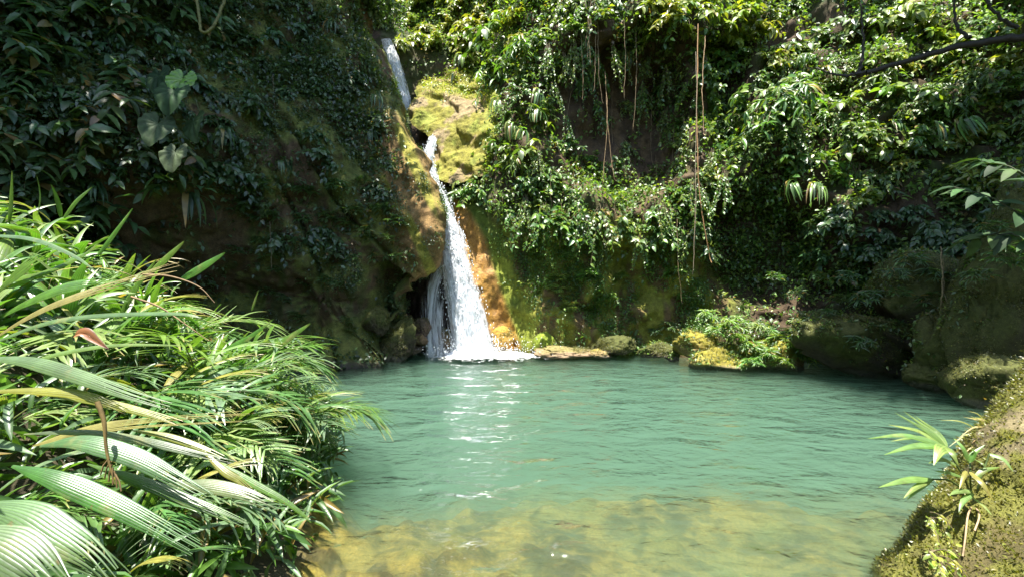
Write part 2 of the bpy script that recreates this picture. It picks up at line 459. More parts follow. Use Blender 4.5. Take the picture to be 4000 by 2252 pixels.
def col_back(S):
    V, N, px, py = S['V'], S['N'], S['px'], S['py']
    n = fbm(V * 1.2, 4, 51); n2 = fbm(V * np.array([3.0, 3.0, 0.7]), 4, 61)
    t = mixc(BROWN * 0.6, GREEN * 0.45, sstep(-0.1, 0.35, n))  # rock darkened so the gaps between plants read as shade
    lo = soft(px, py, LOWALL, 25)
    t = mixc(t, mixc(np.array([0.20, 0.20, 0.028]), np.array([0.13, 0.085, 0.035]), sstep(0.0, 0.3, n2)), lo)
    t = mixc(t, mixc(np.array([0.12, 0.078, 0.038]), np.array([0.065, 0.042, 0.024]), sstep(-0.2, 0.3, n2)), soft(px, py, RECESS, 40))  # bare brown rock, toned darker for the shade of the recess
    t = mixc(t, mixc(np.array([0.19, 0.22, 0.024]), np.array([0.11, 0.15, 0.02]), sstep(-0.1, 0.25, n)), soft(px, py, MOSSCOL, 6))
    wet = np.zeros(px.shape)
    wb = soft(px, py, WETBASE, 8); t = mixc(t, np.array([0.075, 0.06, 0.055]), wb); wet = np.maximum(wet, wb)
    s = np.maximum(soft(px, py, STRIP, 5), soft(px, py, LIPW, 5) * 0.6)
    t = mixc(t, mixc(ORANGE, ORANGE * np.array([0.75, 0.72, 0.8]), sstep(-0.2, 0.3, n2)), s); wet = np.maximum(wet, s * 0.55)
    return np.concatenate([t, (1 - wet)[..., None]], -1)
def back_lumps(V, G):
    px, py = G[..., 0], G[..., 1]
    m = sstep(500, 560, px) * sstep(340, 300, py) * (1 - 0.9 * soft(px, py, RECESS, 30))
    f = fbm(V * np.array([0.75, 0.75, 0.95]), 3, 421)
    hollow = soft(px, py, [(722, 205), (770, 198), (812, 212), (806, 258), (770, 290), (725, 275)], 22) + 0.7 * soft(px, py, [(716, 45), (738, 40), (742, 130), (722, 135)], 14)
    return -1.5 * hollow - (0.55 - 0.35 * fbm(V * np.array([2.2, 2.2, 1.0]), 3, 427)) * soft(px, py, RECESS, 25) + m * (1 - hollow) * (0.8 * np.clip(f, -0.2, 1) + 0.35 * fbm(V * 1.7, 2, 423))
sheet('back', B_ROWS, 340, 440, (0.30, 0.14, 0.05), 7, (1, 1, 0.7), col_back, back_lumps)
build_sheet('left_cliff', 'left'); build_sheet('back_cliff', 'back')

# ---- sunlit ledge rock between the two falls
LEDGE = [
    [(424, 178, 14.2), (436, 180, 14.0), (450, 184, 13.9), (466, 180, 13.8), (482, 176, 13.8), (500, 172, 14.6)],
    [(426, 168, 14.6), (438, 168, 14.3), (452, 168, 14.1), (468, 164, 13.9), (486, 158, 13.8), (506, 150, 14.4)],
    [(431, 140, 15.0), (440, 142, 14.8), (454, 146, 14.6), (470, 140, 14.3), (488, 134, 14.0), (510, 126, 14.3)],
    [(412, 124, 15.2), (432, 122, 15.2), (450, 122, 15.0), (470, 116, 14.7), (490, 112, 14.4), (514, 106, 14.5)],
    [(408, 108, 15.4), (428, 104, 15.6), (448, 102, 15.5), (470, 98, 15.2), (492, 96, 14.9), (516, 92, 14.9)],
    [(414, 96, 16.0), (432, 86, 16.6), (450, 80, 16.6), (472, 78, 16.2), (494, 80, 15.7), (520, 80, 15.5)],
    [(416, 90, 17.2), (434, 78, 17.8), (452, 72, 17.8), (474, 70, 17.4), (496, 72, 16.8), (522, 74, 16.4)]]
def col_ledge(S):
    V, N, px, py = S['V'], S['N'], S['px'], S['py']
    n = fbm(V * 1.6, 4, 71)
    st = fbm(np.stack([(px + py * 0.8) * 0.09, (py - px) * 0.012, px * 0], -1), 3, 77)
    t = mixc(np.array([0.19, 0.175, 0.022]), TAN * 0.85, sstep(0.12, 0.36, n + 0.6 * st))
    t = mixc(t, np.array([0.20, 0.22, 0.03]), sstep(0.15, 0.4, -n))
    crack = sstep(0.03, 0.0, np.abs(fbm(np.stack([(px * 0.35 + py) * 0.030, (px - py * 0.5) * 0.010, px * 0], -1), 2, 79)))
    t = mixc(t, DARK * 0.7, crack * 0.0)
    S['V'] = S['V'] - S['N'] * (crack * 0.0)[..., None]
    return t
def strata(V, G):
    q = V[..., 2] * 0.62 + V[..., 0] * 0.55 + 0.8 * fbm(V * 0.7, 3, 441)
    f = q - np.floor(q); q2 = V[..., 2] * 2.3 - V[..., 0] * 1.1 + 0.5 * fbm(V * 0.9, 2, 443); f2 = q2 - np.floor(q2)
    return -0.17 * sstep(0.0, 0.9, f) * sstep(1.0, 0.8, f) - 0.02 * f2
sheet('ledge', LEDGE, 190, 190, (0.26, 0.12, 0.06), 17, (0.9, 0.9, 0.9), col_ledge, strata)
build_sheet('ledge_rock', 'ledge')

# ---- ground sheet: pool bed, shore and banks, far beyond the frame
def bed_z(x, y):
    p = np.stack([x, y, np.zeros_like(x)], -1)
    ledge = 4.5 + 0.15 * sstep(0.5, 2.5, x) + 0.35 * np.sin(x * 1.3 + 0.6) + 0.35 * fbm(p * 0.9, 3, 81)
    z = -0.20 - 0.12 * np.clip(y - 2.6, 0, 3) - 0.16 * sstep(0.0, 2.4, x) + 0.07 * fbm(p * 2.2, 4, 83)
    z = z - 2.6 * sstep(-0.2, 4.6, y - ledge)
    z = z - 0.35 * sstep(-1.3, -0.5, -np.abs(x - 2.6)) * sstep(4.2, 3.4, y) * 0
    bump = np.exp(-((x - 2.6) ** 2 / 2.2 + (y - 4.9) ** 2 / 0.7)) * 0.42
    z = z + bump + 0.10 * sstep(1.2, -0.6, x) * sstep(4.6, 3.6, y)
    z = z + 0.25 * np.exp(-((x - 2.0) ** 2 / 1.2 + (y - 2.9) ** 2 / 0.3)) * -0.6
    # left bank below the palms
    sh = -1.45 - 0.16 * (y - 3.0) - 0.05 * (y - 3) ** 2
    lb = (sh - x)
    z = np.where(lb > -1.0, np.maximum(z, z + (0.66 * np.clip(lb + 0.25, 0, 6) + 0.10 * fbm(p * 1.7, 3, 85)) * sstep(9.5, 7.5, y)
         + (2.6 * sstep(-0.2, 4.6, y - ledge)) * sstep(-0.3, 0.6, lb) * sstep(9.5, 7.5, y)), z)
    # where the photographer stands
    z = z + 1.3 * sstep(1.9, 0.7, y) 
    # right bank
    z = z + 1.6 * sstep(5.0, 6.5, x) * sstep(5.5, 3.5, y)
    far = np.maximum(np.abs(x) - 11, 0) + np.maximum(y - 15, 0) + np.maximum(-y - 3, 0)
    return z + np.minimum(far * 0.5, 7.0)
ax = np.concatenate([np.linspace(-90, -12, 20)[:-1], np.linspace(-12, -4, 60)[:-1], np.linspace(-4, 6, 330), np.linspace(6, 12, 50)[1:], np.linspace(12, 90, 20)[1:]])
ay = np.concatenate([np.linspace(-90, -4, 18)[:-1], np.linspace(-4, 2, 60)[:-1], np.linspace(2, 7, 230), np.linspace(7, 16, 90)[1:], np.linspace(16, 90, 18)[1:]])
X, Y = np.meshgrid(ax, ay)
Z = bed_z(X, Y)
Vb = np.stack([X, Y, Z], -1)
Vb[..., 2] += np.where(Z < 0.1, 0.10 * np.abs(fbm(Vb * np.array([2.2, 3.2, 1]), 3, 97)) * 2 - 0.05, 0) * (np.abs(X) < 12) * (Y > 1.5) * (Y < 8)
nb = fbm(Vb * 1.5, 4, 91); nb2 = fbm(Vb * np.array([3.6, 6.5, 3.6]), 4, 95, 0.65)
tb = mixc(np.array([0.28, 0.22, 0.042]), np.array([0.085, 0.072, 0.022]), sstep(-0.10, 0.16, nb2))
tb = mixc(tb, np.array([0.19, 0.185, 0.045]), sstep(0.1, 0.4, nb))
tb = mixc(tb, np.array([0.05, 0.042, 0.02]), sstep(-0.02, 0.12, Z))
gme = mesh('pool_bed', Vb.reshape(-1, 3), [gridfaces(*X.shape)[:, ::-1]], tb.reshape(-1, 3), M_ROCK, True)
structure('pool_bed', gme)

# ---- pool water: one closed body
wx = np.linspace(-9.5, 12.5, 260); wy = np.linspace(-3.0, 14.9, 230)
XX, YY = np.meshgrid(wx, wy)
pw = np.stack([XX, YY, np.zeros_like(XX)], -1)
rr = np.hypot(XX + 1.2, YY - 13.0)
zz = 0.012 * fbm(pw * np.array([1.6, 2.6, 1]), 3, 101) + 0.035 * np.exp(-rr / 2.2) * np.sin(rr * 8.0 + 2 * fbm(pw * 1.2, 2, 103))
top = np.stack([XX, YY, zz], -1); r_, c_ = XX.shape
loop = np.concatenate([np.arange(c_), np.arange(1, r_) * c_ + c_ - 1, (r_ - 1) * c_ + np.arange(c_ - 2, -1, -1), np.arange(r_ - 2, 0, -1) * c_])
Vt = top.reshape(-1, 3); lowv = Vt[loop].copy(); lowv[:, 2] = -6.0
nL = len(loop); k = np.arange(nL); k2 = (k + 1) % nL
side = np.stack([loop[k], len(Vt) + k, len(Vt) + k2, loop[k2]], -1)
wme = mesh('pool_water', np.concatenate([Vt, lowv, [[1.5, 6, -6.0]]]), [gridfaces(r_, c_), side, np.stack([len(Vt) + k2, len(Vt) + k, np.full(nL, len(Vt) + nL)], -1)], None, M_WATER, True)
structure('pool_water', wme)

# ------------------------------------------------------------------ the falls
def sheet_along(cent, half, n, m, bulge, seed, rough, off=0.0, edge=(0.25, 0.5)):
    """cent: (px,py,d) control points down the fall, half: half widths in metres"""
    C = catmull(np.array(cent, float), n)
    hw = np.interp(np.linspace(0, 1, n), np.linspace(0, 1, len(half)), half)
    W_ = np.stack([(C[:, 0] - 512) / FOC * C[:, 2], C[:, 2] - off, CAMZ - (C[:, 1] - 288) / FOC * C[:, 2]], -1)
    s = np.linspace(-1, 1, m)
    V = W_[:, None] + np.stack([hw[:, None] * s[None], -bulge * hw[:, None] * (1 - s[None] ** 2), 0 * hw[:, None] * s[None]], -1)
    q = V * np.array([5.0, 5.0, 1.6])
    V = V + np.stack([rough * 0.5 * fbm(q * 1.3, 3, seed + 2), -rough * (0.6 + fbm(q, 4, seed)), rough * 0.2 * fbm(q, 2, seed + 4)], -1)
    al = np.concatenate([[0], np.cumsum(np.linalg.norm(np.diff(W_, axis=0), axis=1))])
    T = np.zeros((n, m, 4)); T[..., 0] = s[None] * hw[:, None]; T[..., 1] = al[:, None] * 0.16
    T[..., 2] = edge[0] * np.abs(s[None]) ** 3 + edge[1] * sstep(0.86, 1.0, np.abs(s))[None] + edge[0] * 0.3
    T[..., 3] = (seed % 10) / 10.0
    return mesh('water', V.reshape(-1, 3), [gridfaces(n, m)], T.reshape(-1, 4), M_FALL, True), V
MAIN = [(434, 139, 14.35), (431, 150, 14.2), (429, 160, 14.0), (431, 172, 13.85), (436, 190, 13.65), (443, 210, 13.5), (452, 240, 13.3), (459, 275, 13.1), (467, 310, 12.95), (475, 358, 12.85)]
MW = [0.15, 0.20, 0.22, 0.23, 0.28, 0.38, 0.46, 0.56, 0.66, 0.82]
wf = thing('waterfall', 'white lower waterfall fanning out down the cliff into the pool', 'waterfall', None, P(470, 356, 12.9))
def wpart(name, me, root, kind=None):
    o = link(name, me); o.parent = root; o.matrix_parent_inverse = Matrix.Translation(-Vector(root.location))
    if kind: o['kind'] = kind
    return o
for i in range(3):
    me, Vf = sheet_along(MAIN, [w * (1.0 - 0.14 * i) for w in MW], 220, 34, 0.25, 11 + 3 * i, 0.10, 0.10 * i, ((0.22, 0.45), (0.16, 0.4), (0.12, 0.4))[i])
    wpart('falling_sheet', me, wf)
VEIL = [(446, 215, 13.6), (444, 245, 13.45), (439, 275, 13.3), (435, 290, 13.2), (434, 310, 13.15), (436, 358, 13.0)]
me, _ = sheet_along(VEIL, [0.05, 0.12, 0.26, 0.36, 0.42, 0.5], 120, 24, 0.15, 27, 0.06, 0.12, (0.36, 0.4)); wpart('thin_veil', me, wf)
me, _ = sheet_along([(440, 272, 13.3), (436, 284, 13.2), (433, 300, 13.05), (431, 325, 13.0), (433, 356, 12.95)], [0.06, 0.06, 0.06, 0.07, 0.12], 90, 8, 0.1, 33, 0.04, 0.2, (0.06, 0.3)); wpart('side_trickle', me, wf)
rng = np.random.default_rng(5)
ICO_V = np.array([(0, 0, 1), (0.894, 0, 0.447), (0.276, 0.851, 0.447), (-0.724, 0.526, 0.447), (-0.724, -0.526, 0.447), (0.276, -0.851, 0.447),
                  (0.724, 0.526, -0.447), (-0.276, 0.851, -0.447), (-0.894, 0, -0.447), (-0.276, -0.851, -0.447), (0.724, -0.526, -0.447), (0, 0, -1)])
ICO_F = np.array([(0, 1, 2), (0, 2, 3), (0, 3, 4), (0, 4, 5), (0, 5, 1), (1, 6, 2), (2, 7, 3), (3, 8, 4), (4, 9, 5), (5, 10, 1), (2, 6, 7), (3, 7, 8), (4, 8, 9), (5, 9, 10), (1, 10, 6), (11, 7, 6), (11, 8, 7), (11, 9, 8), (11, 10, 9), (11, 6, 10)])
def drops(pos, r, stretch):
    n = len(pos)
    V = pos[:, None] + ICO_V[None] * (r[:, None] * np.stack([np.ones(n), np.ones(n), stretch], -1))[:, None]
    F = (np.arange(n) * 12)[:, None, None] + ICO_F[None]
    return V.reshape(-1, 3), F.reshape(-1, 3)
n = 2200
t = rng.random(n) ** 0.6; C = catmull(np.array(MAIN), 400); hw = np.interp(np.linspace(0, 1, 400), np.linspace(0, 1, len(MW)), MW)
ii = (t * 399).astype(int)
c = np.stack([(C[ii, 0] - 512) / FOC * C[ii, 2], C[ii, 2], CAMZ - (C[ii, 1] - 288) / FOC * C[ii, 2]], -1)
side = np.clip(rng.normal(0, 0.5, n), -1.1, 0.95); side = np.where(t < 0.3, np.clip(side, -1, 1), side)
c[:, 0] += side * hw[ii] * 1.05; c[:, 1] -= 0.18 + 0.25 * rng.random(n) * (0.3 + t); c[:, 2] += rng.normal(0, 0.1, n)
c = c[c[:, 2] > 0.02]; n = len(c)
V, F = drops(c, rng.uniform(0.006, 0.019, n), rng.uniform(1.2, 3.2, n))
wpart('spray_drops', mesh('drops', V, [F], None, M_DROP), wf, 'stuff')
# churned foam where the fall lands
na, nr_ = 90, 40
an = np.linspace(0, 2 * np.pi, na); ra = np.linspace(0, 1, nr_)
A, Rr = np.meshgrid(an, ra)
fx = -0.95 + np.cos(A) * Rr * (1.9 + 0.4 * np.cos(A)); fy = 12.45 + np.sin(A) * Rr * 1.0
fp = np.stack([fx, fy, np.zeros_like(fx)], -1)
fz = 0.03 + np.clip(0.16 * (1 - Rr) + 0.14 * fbm(fp * 4.5, 4, 111) * (1.15 - Rr), 0, 1)
T = np.zeros(fx.shape + (4,)); T[..., 0] = 0.10 + 0.48 * sstep(0.3, 1.0, Rr)
wpart('foam', mesh('foam', np.stack([fx, fy, fz], -1).reshape(-1, 3), [gridfaces(nr_, na)], T.reshape(-1, 4), M_FOAM, True), wf)
n = 1500
c = np.stack([-1.0 + rng.normal(0, 0.75, n), 12.5 + rng.normal(0, 0.25, n), np.abs(rng.normal(0, 0.24, n)) + 0.03], -1)
V, F = drops(c, rng.uniform(0.005, 0.016, n), rng.uniform(0.8, 1.6, n))
wpart('splash_drops', mesh('drops', V, [F], None, M_DROP), wf, 'stuff')
uw = thing('upper_waterfall', 'narrow upper waterfall high in the gorge behind the mossy ridge', 'waterfall', None, P(400, 105, 16.4))
for i in range(2):
    me, _ = sheet_along([(387, 41, 16.9), (390, 50, 16.3), (395, 66, 16.1), (401, 88, 16.0), (405, 102, 15.9), (408, 112, 15.9)], [0.22, 0.27, 0.32 - 0.05 * i, 0.34, 0.30, 0.22], 120, 22, 0.25, 41 + 4 * i, 0.09, 0.08 * i, (0.24, 0.45))
    wpart('falling_sheet', me, uw)

# ------------------------------------------------------------------ boulders
from math import cos, sin, pi
def ico_sphere(sub):
    import bmesh
    bm = bmesh.new(); bmesh.ops.create_icosphere(bm, subdivisions=sub, radius=1.0)
    V = np.array([v.co[:] for v in bm.verts]); F = np.array([[v.index for v in f.verts] for f in bm.faces]); bm.free()
    return nrm(V), F
ICO5 = ico_sphere(5)
def boulder(name, label, c, size, seed, rz=0.0, planes=11, tint=(MOSS * 1.5, BROWN * 1.2), moss=0.0, tilt=(0, 0), wetz=0.06, group=None, rough=1.0):
    r = np.random.default_rng(seed)
    D, F = ICO5
    n = nrm(r.normal(size=(planes, 3))); h = r.uniform(0.62, 1.0, planes)
    dot = D @ n.T
    rad = np.where(dot > 0.05, h[None] / np.maximum(dot, 0.05), 9.0)
    rad = -np.log(np.exp(-26 * np.minimum(rad, 2.0)).sum(1) + np.exp(-26 * 1.15)) / 26
    V = D * rad[:, None]
    V = V * (1 + rough * (0.14 * fbm(D * 1.9 + seed, 3, seed) + 0.07 * fbm(D * 6.0 + seed, 4, seed + 3)))[:, None]
    ck = np.abs(fbm(D * 1.5 + seed * 1.7, 3, seed + 8)); V = V * (1 - 0.13 * sstep(0.07, 0.0, ck))[:, None]
    V = V * np.array(size)
    R = np.array(Euler((tilt[0], tilt[1], rz)).to_matrix())
    V = V @ R.T
    N = nrm(D @ R.T / 1.0)
    wp = V + np.array(c)
    m = sstep(-0.25, 0.35, N[:, 2] * 0.8 + fbm(wp * 1.7, 4, 7) * 0.9 + moss)
    t = mixc(np.asarray(tint[1]), np.asarray(tint[0]), m)
    wet = sstep(wetz + 0.10, wetz, wp[:, 2] + 0.06 * fbm(wp * 3, 2, 3))
    t = mixc(t, np.array([0.10, 0.085, 0.065]), wet * 0.85)
    t = np.concatenate([t, (1 - 0.8 * wet)[:, None]], 1)
    o = link(name, mesh(name, V, [F], t, M_BOULD, True), None, tuple(c))
    return tag(o, label, 'boulder', group)
LIT = (np.array([0.26, 0.225, 0.03]), np.array([0.30, 0.22, 0.10]))  # sunlit boulders: brighter tint, light put into the colour
DK = (np.array([0.07, 0.078, 0.017]), np.array([0.05, 0.04, 0.024]))  # boulders in shade: darker tint, shade put into the colour
def bd(label, x, y, d, size, seed, **kw):
    return boulder('boulder', label, H(x, y, d), size, seed, **kw)
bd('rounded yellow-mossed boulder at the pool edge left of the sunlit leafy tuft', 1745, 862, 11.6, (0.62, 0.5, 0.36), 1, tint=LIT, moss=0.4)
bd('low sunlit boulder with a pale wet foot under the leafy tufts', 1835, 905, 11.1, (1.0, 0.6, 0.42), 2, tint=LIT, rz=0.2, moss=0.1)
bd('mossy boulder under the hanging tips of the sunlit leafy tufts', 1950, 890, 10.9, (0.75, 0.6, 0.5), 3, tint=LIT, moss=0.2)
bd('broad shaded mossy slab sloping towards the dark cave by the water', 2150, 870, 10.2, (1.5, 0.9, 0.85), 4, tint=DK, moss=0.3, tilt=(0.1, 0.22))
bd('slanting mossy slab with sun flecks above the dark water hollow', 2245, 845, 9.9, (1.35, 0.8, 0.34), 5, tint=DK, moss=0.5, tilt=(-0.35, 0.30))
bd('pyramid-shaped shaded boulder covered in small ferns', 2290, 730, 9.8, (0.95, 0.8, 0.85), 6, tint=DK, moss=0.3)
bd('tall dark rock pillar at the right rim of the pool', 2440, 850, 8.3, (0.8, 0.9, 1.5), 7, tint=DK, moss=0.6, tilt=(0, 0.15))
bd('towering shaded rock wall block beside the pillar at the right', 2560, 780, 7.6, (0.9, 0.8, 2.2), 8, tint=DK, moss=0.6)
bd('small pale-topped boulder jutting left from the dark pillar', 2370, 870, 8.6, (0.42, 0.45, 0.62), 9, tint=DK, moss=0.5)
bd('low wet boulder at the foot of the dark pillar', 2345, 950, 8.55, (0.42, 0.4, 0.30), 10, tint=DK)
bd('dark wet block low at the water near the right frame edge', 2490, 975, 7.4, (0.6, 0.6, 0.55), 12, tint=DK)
bd('bright green mossy stone just right of the waterfall foot', 1375, 862, 12.9, (0.36, 0.35, 0.32), 13, tint=(np.array([0.2, 0.26, 0.025]), DK[1]), moss=0.6)
bd('flat tan rock lying in the water right of the foam', 1420, 884, 12.6, (0.95, 0.5, 0.22), 14, tint=(np.array([0.2, 0.17, 0.06]), np.array([0.24, 0.17, 0.10])), moss=-0.3, wetz=-0.05)
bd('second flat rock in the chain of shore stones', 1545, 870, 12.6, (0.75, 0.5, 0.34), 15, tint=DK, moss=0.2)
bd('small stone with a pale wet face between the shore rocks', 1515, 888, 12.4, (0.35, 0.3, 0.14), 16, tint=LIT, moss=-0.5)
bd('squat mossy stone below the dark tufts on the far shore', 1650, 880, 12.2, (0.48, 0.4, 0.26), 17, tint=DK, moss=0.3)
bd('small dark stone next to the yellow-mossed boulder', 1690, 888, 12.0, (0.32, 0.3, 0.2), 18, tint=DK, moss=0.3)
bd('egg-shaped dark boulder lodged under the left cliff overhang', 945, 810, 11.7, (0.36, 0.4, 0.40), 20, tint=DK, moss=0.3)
bd('tilted dark rock rib between the left cliff and the waterfall', 1000, 868, 12.1, (0.5, 0.5, 0.75), 21, tint=DK, moss=0.0, tilt=(0, 0.45))
bd('brown rubble stone beside the foot of the waterfall', 1052, 850, 12.6, (0.28, 0.3, 0.22), 22, tint=(np.array([0.16, 0.11, 0.06]), np.array([0.12, 0.085, 0.05])))
bd('wet slanted stone stacked over the rubble by the waterfall', 1062, 822, 12.8, (0.26, 0.3, 0.30), 23, tint=(np.array([0.13, 0.09, 0.06]), np.array([0.10, 0.07, 0.05])), tilt=(0, 0.4))
bd('dark rubble stone at water level left of the fall', 1035, 878, 12.5, (0.35, 0.3, 0.16), 24, tint=(np.array([0.09, 0.07, 0.045]), np.array([0.10, 0.075, 0.05])))
bd('tan slab showing through the thin veil of the waterfall', 1120, 862, 13.3, (0.36, 0.3, 0.45), 25, tint=(np.array([0.26, 0.19, 0.10]), np.array([0.2, 0.14, 0.08])))
bd('orange-stained stone at the right foot of the waterfall', 1265, 848, 13.0, (0.34, 0.3, 0.34), 26, tint=(np.array([0.40, 0.24, 0.04]), np.array([0.34, 0.2, 0.05])))
# the near boulder at the right frame edge
cr = np.array([(5.9, 4.3, 1.9), (4.9, 3.9, 1.55), P(1024, 380, 3.6), P(994, 417, 3.5), P(976, 452, 3.42), P(966, 482, 3.35), P(934, 506, 3.25), P(908, 536, 3.15), P(882, 574, 3.05), (2.36, 2.9, -0.35)])
k_ = np.linspace(0, 1, len(cr))[:, None]
rowsN = [cr + np.array([0.55, 0.85, 0]) * 1.0 - np.array([0, 0, 1]) * (cr[:, 2:3] + 0.7), cr + np.array([0.22, 0.32, -0.22]), cr, cr + np.array([0.06, -0.42, 0.02]), cr + np.concatenate([-0.05 + 0.1 * k_, -1.05 + 0 * k_, -0.12 + 0.32 * k_], 1), cr + np.concatenate([-0.4 + 0.2 * k_, -2.0 + 0.2 * k_, -0.45 + 0.6 * k_], 1), cr + np.concatenate([-0.4 + 0.2 * k_, -3.2 + 0.2 * k_, -1.2 + 0.6 * k_], 1)]
pb = catmull(np.array(rowsN), 150); pb = np.swapaxes(catmull(np.swapaxes(pb, 0, 1), 190), 0, 1)
nb_ = nrm(np.cross(np.gradient(pb, axis=0), np.gradient(pb, axis=1))); nb_ *= np.sign(nb_[..., 2].mean())
dn = 0.10 * fbm(pb * 1.3, 3, 311) + 0.05 * fbm(pb * 3.2, 4, 313) + 0.016 * fbm(pb * 11, 3, 315)
pb = pb + nb_ * dn[..., None]
n_ = fbm(pb * 1.5, 4, 321) + 0.45 * fbm(pb * 6, 3, 323)
tn = mixc(np.array([0.115, 0.115, 0.02]), np.array([0.17, 0.14, 0.07]), sstep(0.36, 0.5, n_))
tn = mixc(tn, np.array([0.09, 0.075, 0.025]), sstep(0.1, 0.4, -n_))
NEAR = tag(link('boulder', mesh('boulder', pb.reshape(-1, 3) - np.array([4.3, 2.6, 0]), [gridfaces(150, 190)], tn.reshape(-1, 3), M_BOULD, True), None, (4.3, 2.6, 0.0)), 'big sunlit mossy boulder in the near right corner', 'boulder')

# ------------------------------------------------------------------ leaf geometry
OV4 = (np.array([(0, 0, 0), (-.5, .42, .07), (0, .5, -.02), (.5, .42, .07), (0, 1, -.2)]), [np.array([(0, 3, 2), (0, 2, 1), (2, 3, 4), (1, 2, 4)])])
def ov_tmpl(ys, ws, droop=0.28, fold=0.16):
    V = []; 
    for y, w in zip(ys, ws):
        z = -droop * y * y
        V += [(-w, y - 0.04 * w, z + fold * w), (0, y, z), (w, y - 0.04 * w, z + fold * w)]
    F = []
    for i in range(len(ys) - 1):
        a = i * 3; b = a + 3
        F += [(a + 1, a + 2, b + 2, b + 1), (a, a + 1, b + 1, b)]
    return np.array(V), [np.array(F)]
OV12 = ov_tmpl([0, .2, .45, .75, 1], [.06, .42, .5, .32, .01])
LANCE = ov_tmpl([0, .25, .55, .8, 1], [.12, .46, .5, .34, .01], 0.45, 0.2)
STRAP = ov_tmpl([0, .12, .25, .4, .55, .7, .85, 1], [.2, .42, .5, .5, .46, .4, .28, .02], 0.0, 0.2)
def bake(mb, tm, pos, d, up, L, Wd, tint):
    pos = np.asarray(pos); n = len(pos)
    if n == 0: return
    d = nrm(d); x = nrm(np.cross(d, up)); z = np.cross(x, d)
    tv, tf = tm
    L = np.broadcast_to(L, n); Wd = np.broadcast_to(Wd, n)
    V = pos[:, None] + x[:, None] * (tv[None, :, 0:1] * Wd[:, None, None]) + d[:, None] * (tv[None, :, 1:2] * L[:, None, None]) + z[:, None] * (tv[None, :, 2:3] * L[:, None, None])
    k = len(tv)
    Fs = [((np.arange(n) * k)[:, None, None] + f[None]).reshape(-1, f.shape[1]) for f in tf]
    T = np.repeat(np.asarray(tint), k, axis=0)
    mb.addm(V.reshape(-1, 3), Fs, T)
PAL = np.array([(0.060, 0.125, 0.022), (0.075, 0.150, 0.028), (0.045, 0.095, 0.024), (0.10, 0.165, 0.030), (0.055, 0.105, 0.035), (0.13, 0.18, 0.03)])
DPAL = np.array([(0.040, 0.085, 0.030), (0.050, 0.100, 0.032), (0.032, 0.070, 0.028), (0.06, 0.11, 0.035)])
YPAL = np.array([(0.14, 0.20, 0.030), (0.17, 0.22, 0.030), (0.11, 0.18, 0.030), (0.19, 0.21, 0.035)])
def tints(r, n, pal, odd=0.03):
    t = pal[r.integers(0, len(pal), n)] * r.uniform(0.7, 1.3, (n, 1))
    o = r.random(n) < odd
    t[o] = np.array([0.24, 0.17, 0.05]) * r.uniform(0.6, 1.2, (o.sum(), 1))
    return t
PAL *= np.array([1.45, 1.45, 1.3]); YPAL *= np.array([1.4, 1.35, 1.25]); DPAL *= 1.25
STEMC = np.array([0.11, 0.085, 0.04])

def proto_shrub(seed, nb, R, per, L, wr=0.5, tm=OV12, pal=PAL, droop=0.5, hang=0.0, odd=0.03):
    """x along the wall, y away from it, z up"""
    r = np.random.default_rng(seed); fo = MB(); st = MB()
    for b in range(nb):
        a = r.uniform(-1.3, 1.3); e = r.uniform(-0.5, 1.0)
        dv = nrm(np.array([sin(a) * 1.1, 0.35 + 0.75 * cos(a) * r.random(), sin(e)]))
        ln = R * r.uniform(0.55, 1.1)
        t = np.linspace(0, 1, 7)
        base = np.array([r.normal(0, .12), -0.12, r.normal(0, .12)]) * R
        path = base + dv[None] * (t[:, None] * ln) + np.array([0, 0, -1])[None] * ((droop * t ** 2 + hang * t) * ln)[:, None]
        path += np.cumsum(r.normal(0, 0.035 * R, (7, 3)), 0) * t[:, None]
        v, f = tube(path, np.linspace(0.011, 0.004, 7) * (R / 0.6) ** 0.5, 4); st.add(v, f, STEMC)
        tt = np.linspace(0.18, 1, per) + r.normal(0, 0.02, per); tt = np.clip(tt, 0.05, 1)
        pp = np.stack([np.interp(tt, t, path[:, k]) for k in range(3)], -1)
        tg = nrm(np.stack([np.interp(tt, t, np.gradient(path[:, k])) for k in range(3)], -1))
        sgn = np.where(np.arange(per) % 2, 1.0, -1.0)[:, None]
        sd = nrm(np.cross(tg, np.array([0, 0.3, 1.0])))
        dd = tg * r.uniform(0.2, 0.9, (per, 1)) + sd * sgn * r.uniform(0.5, 1.0, (per, 1)) + r.normal(0, 0.3, (per, 3)) + np.array([0, 0.15, -0.30])
        up = np.array([0, 0.45, 0.85])[None] + r.normal(0, 0.33, (per, 3))
        LL = L * r.uniform(0.6, 1.25, per)
        bake(fo, tm, pp, dd, up, LL, LL * wr * r.uniform(0.85, 1.15, per), tints(r, per, pal, odd))
    return fo.build('foliage', M_LEAF), st.build('stems', M_BARK)

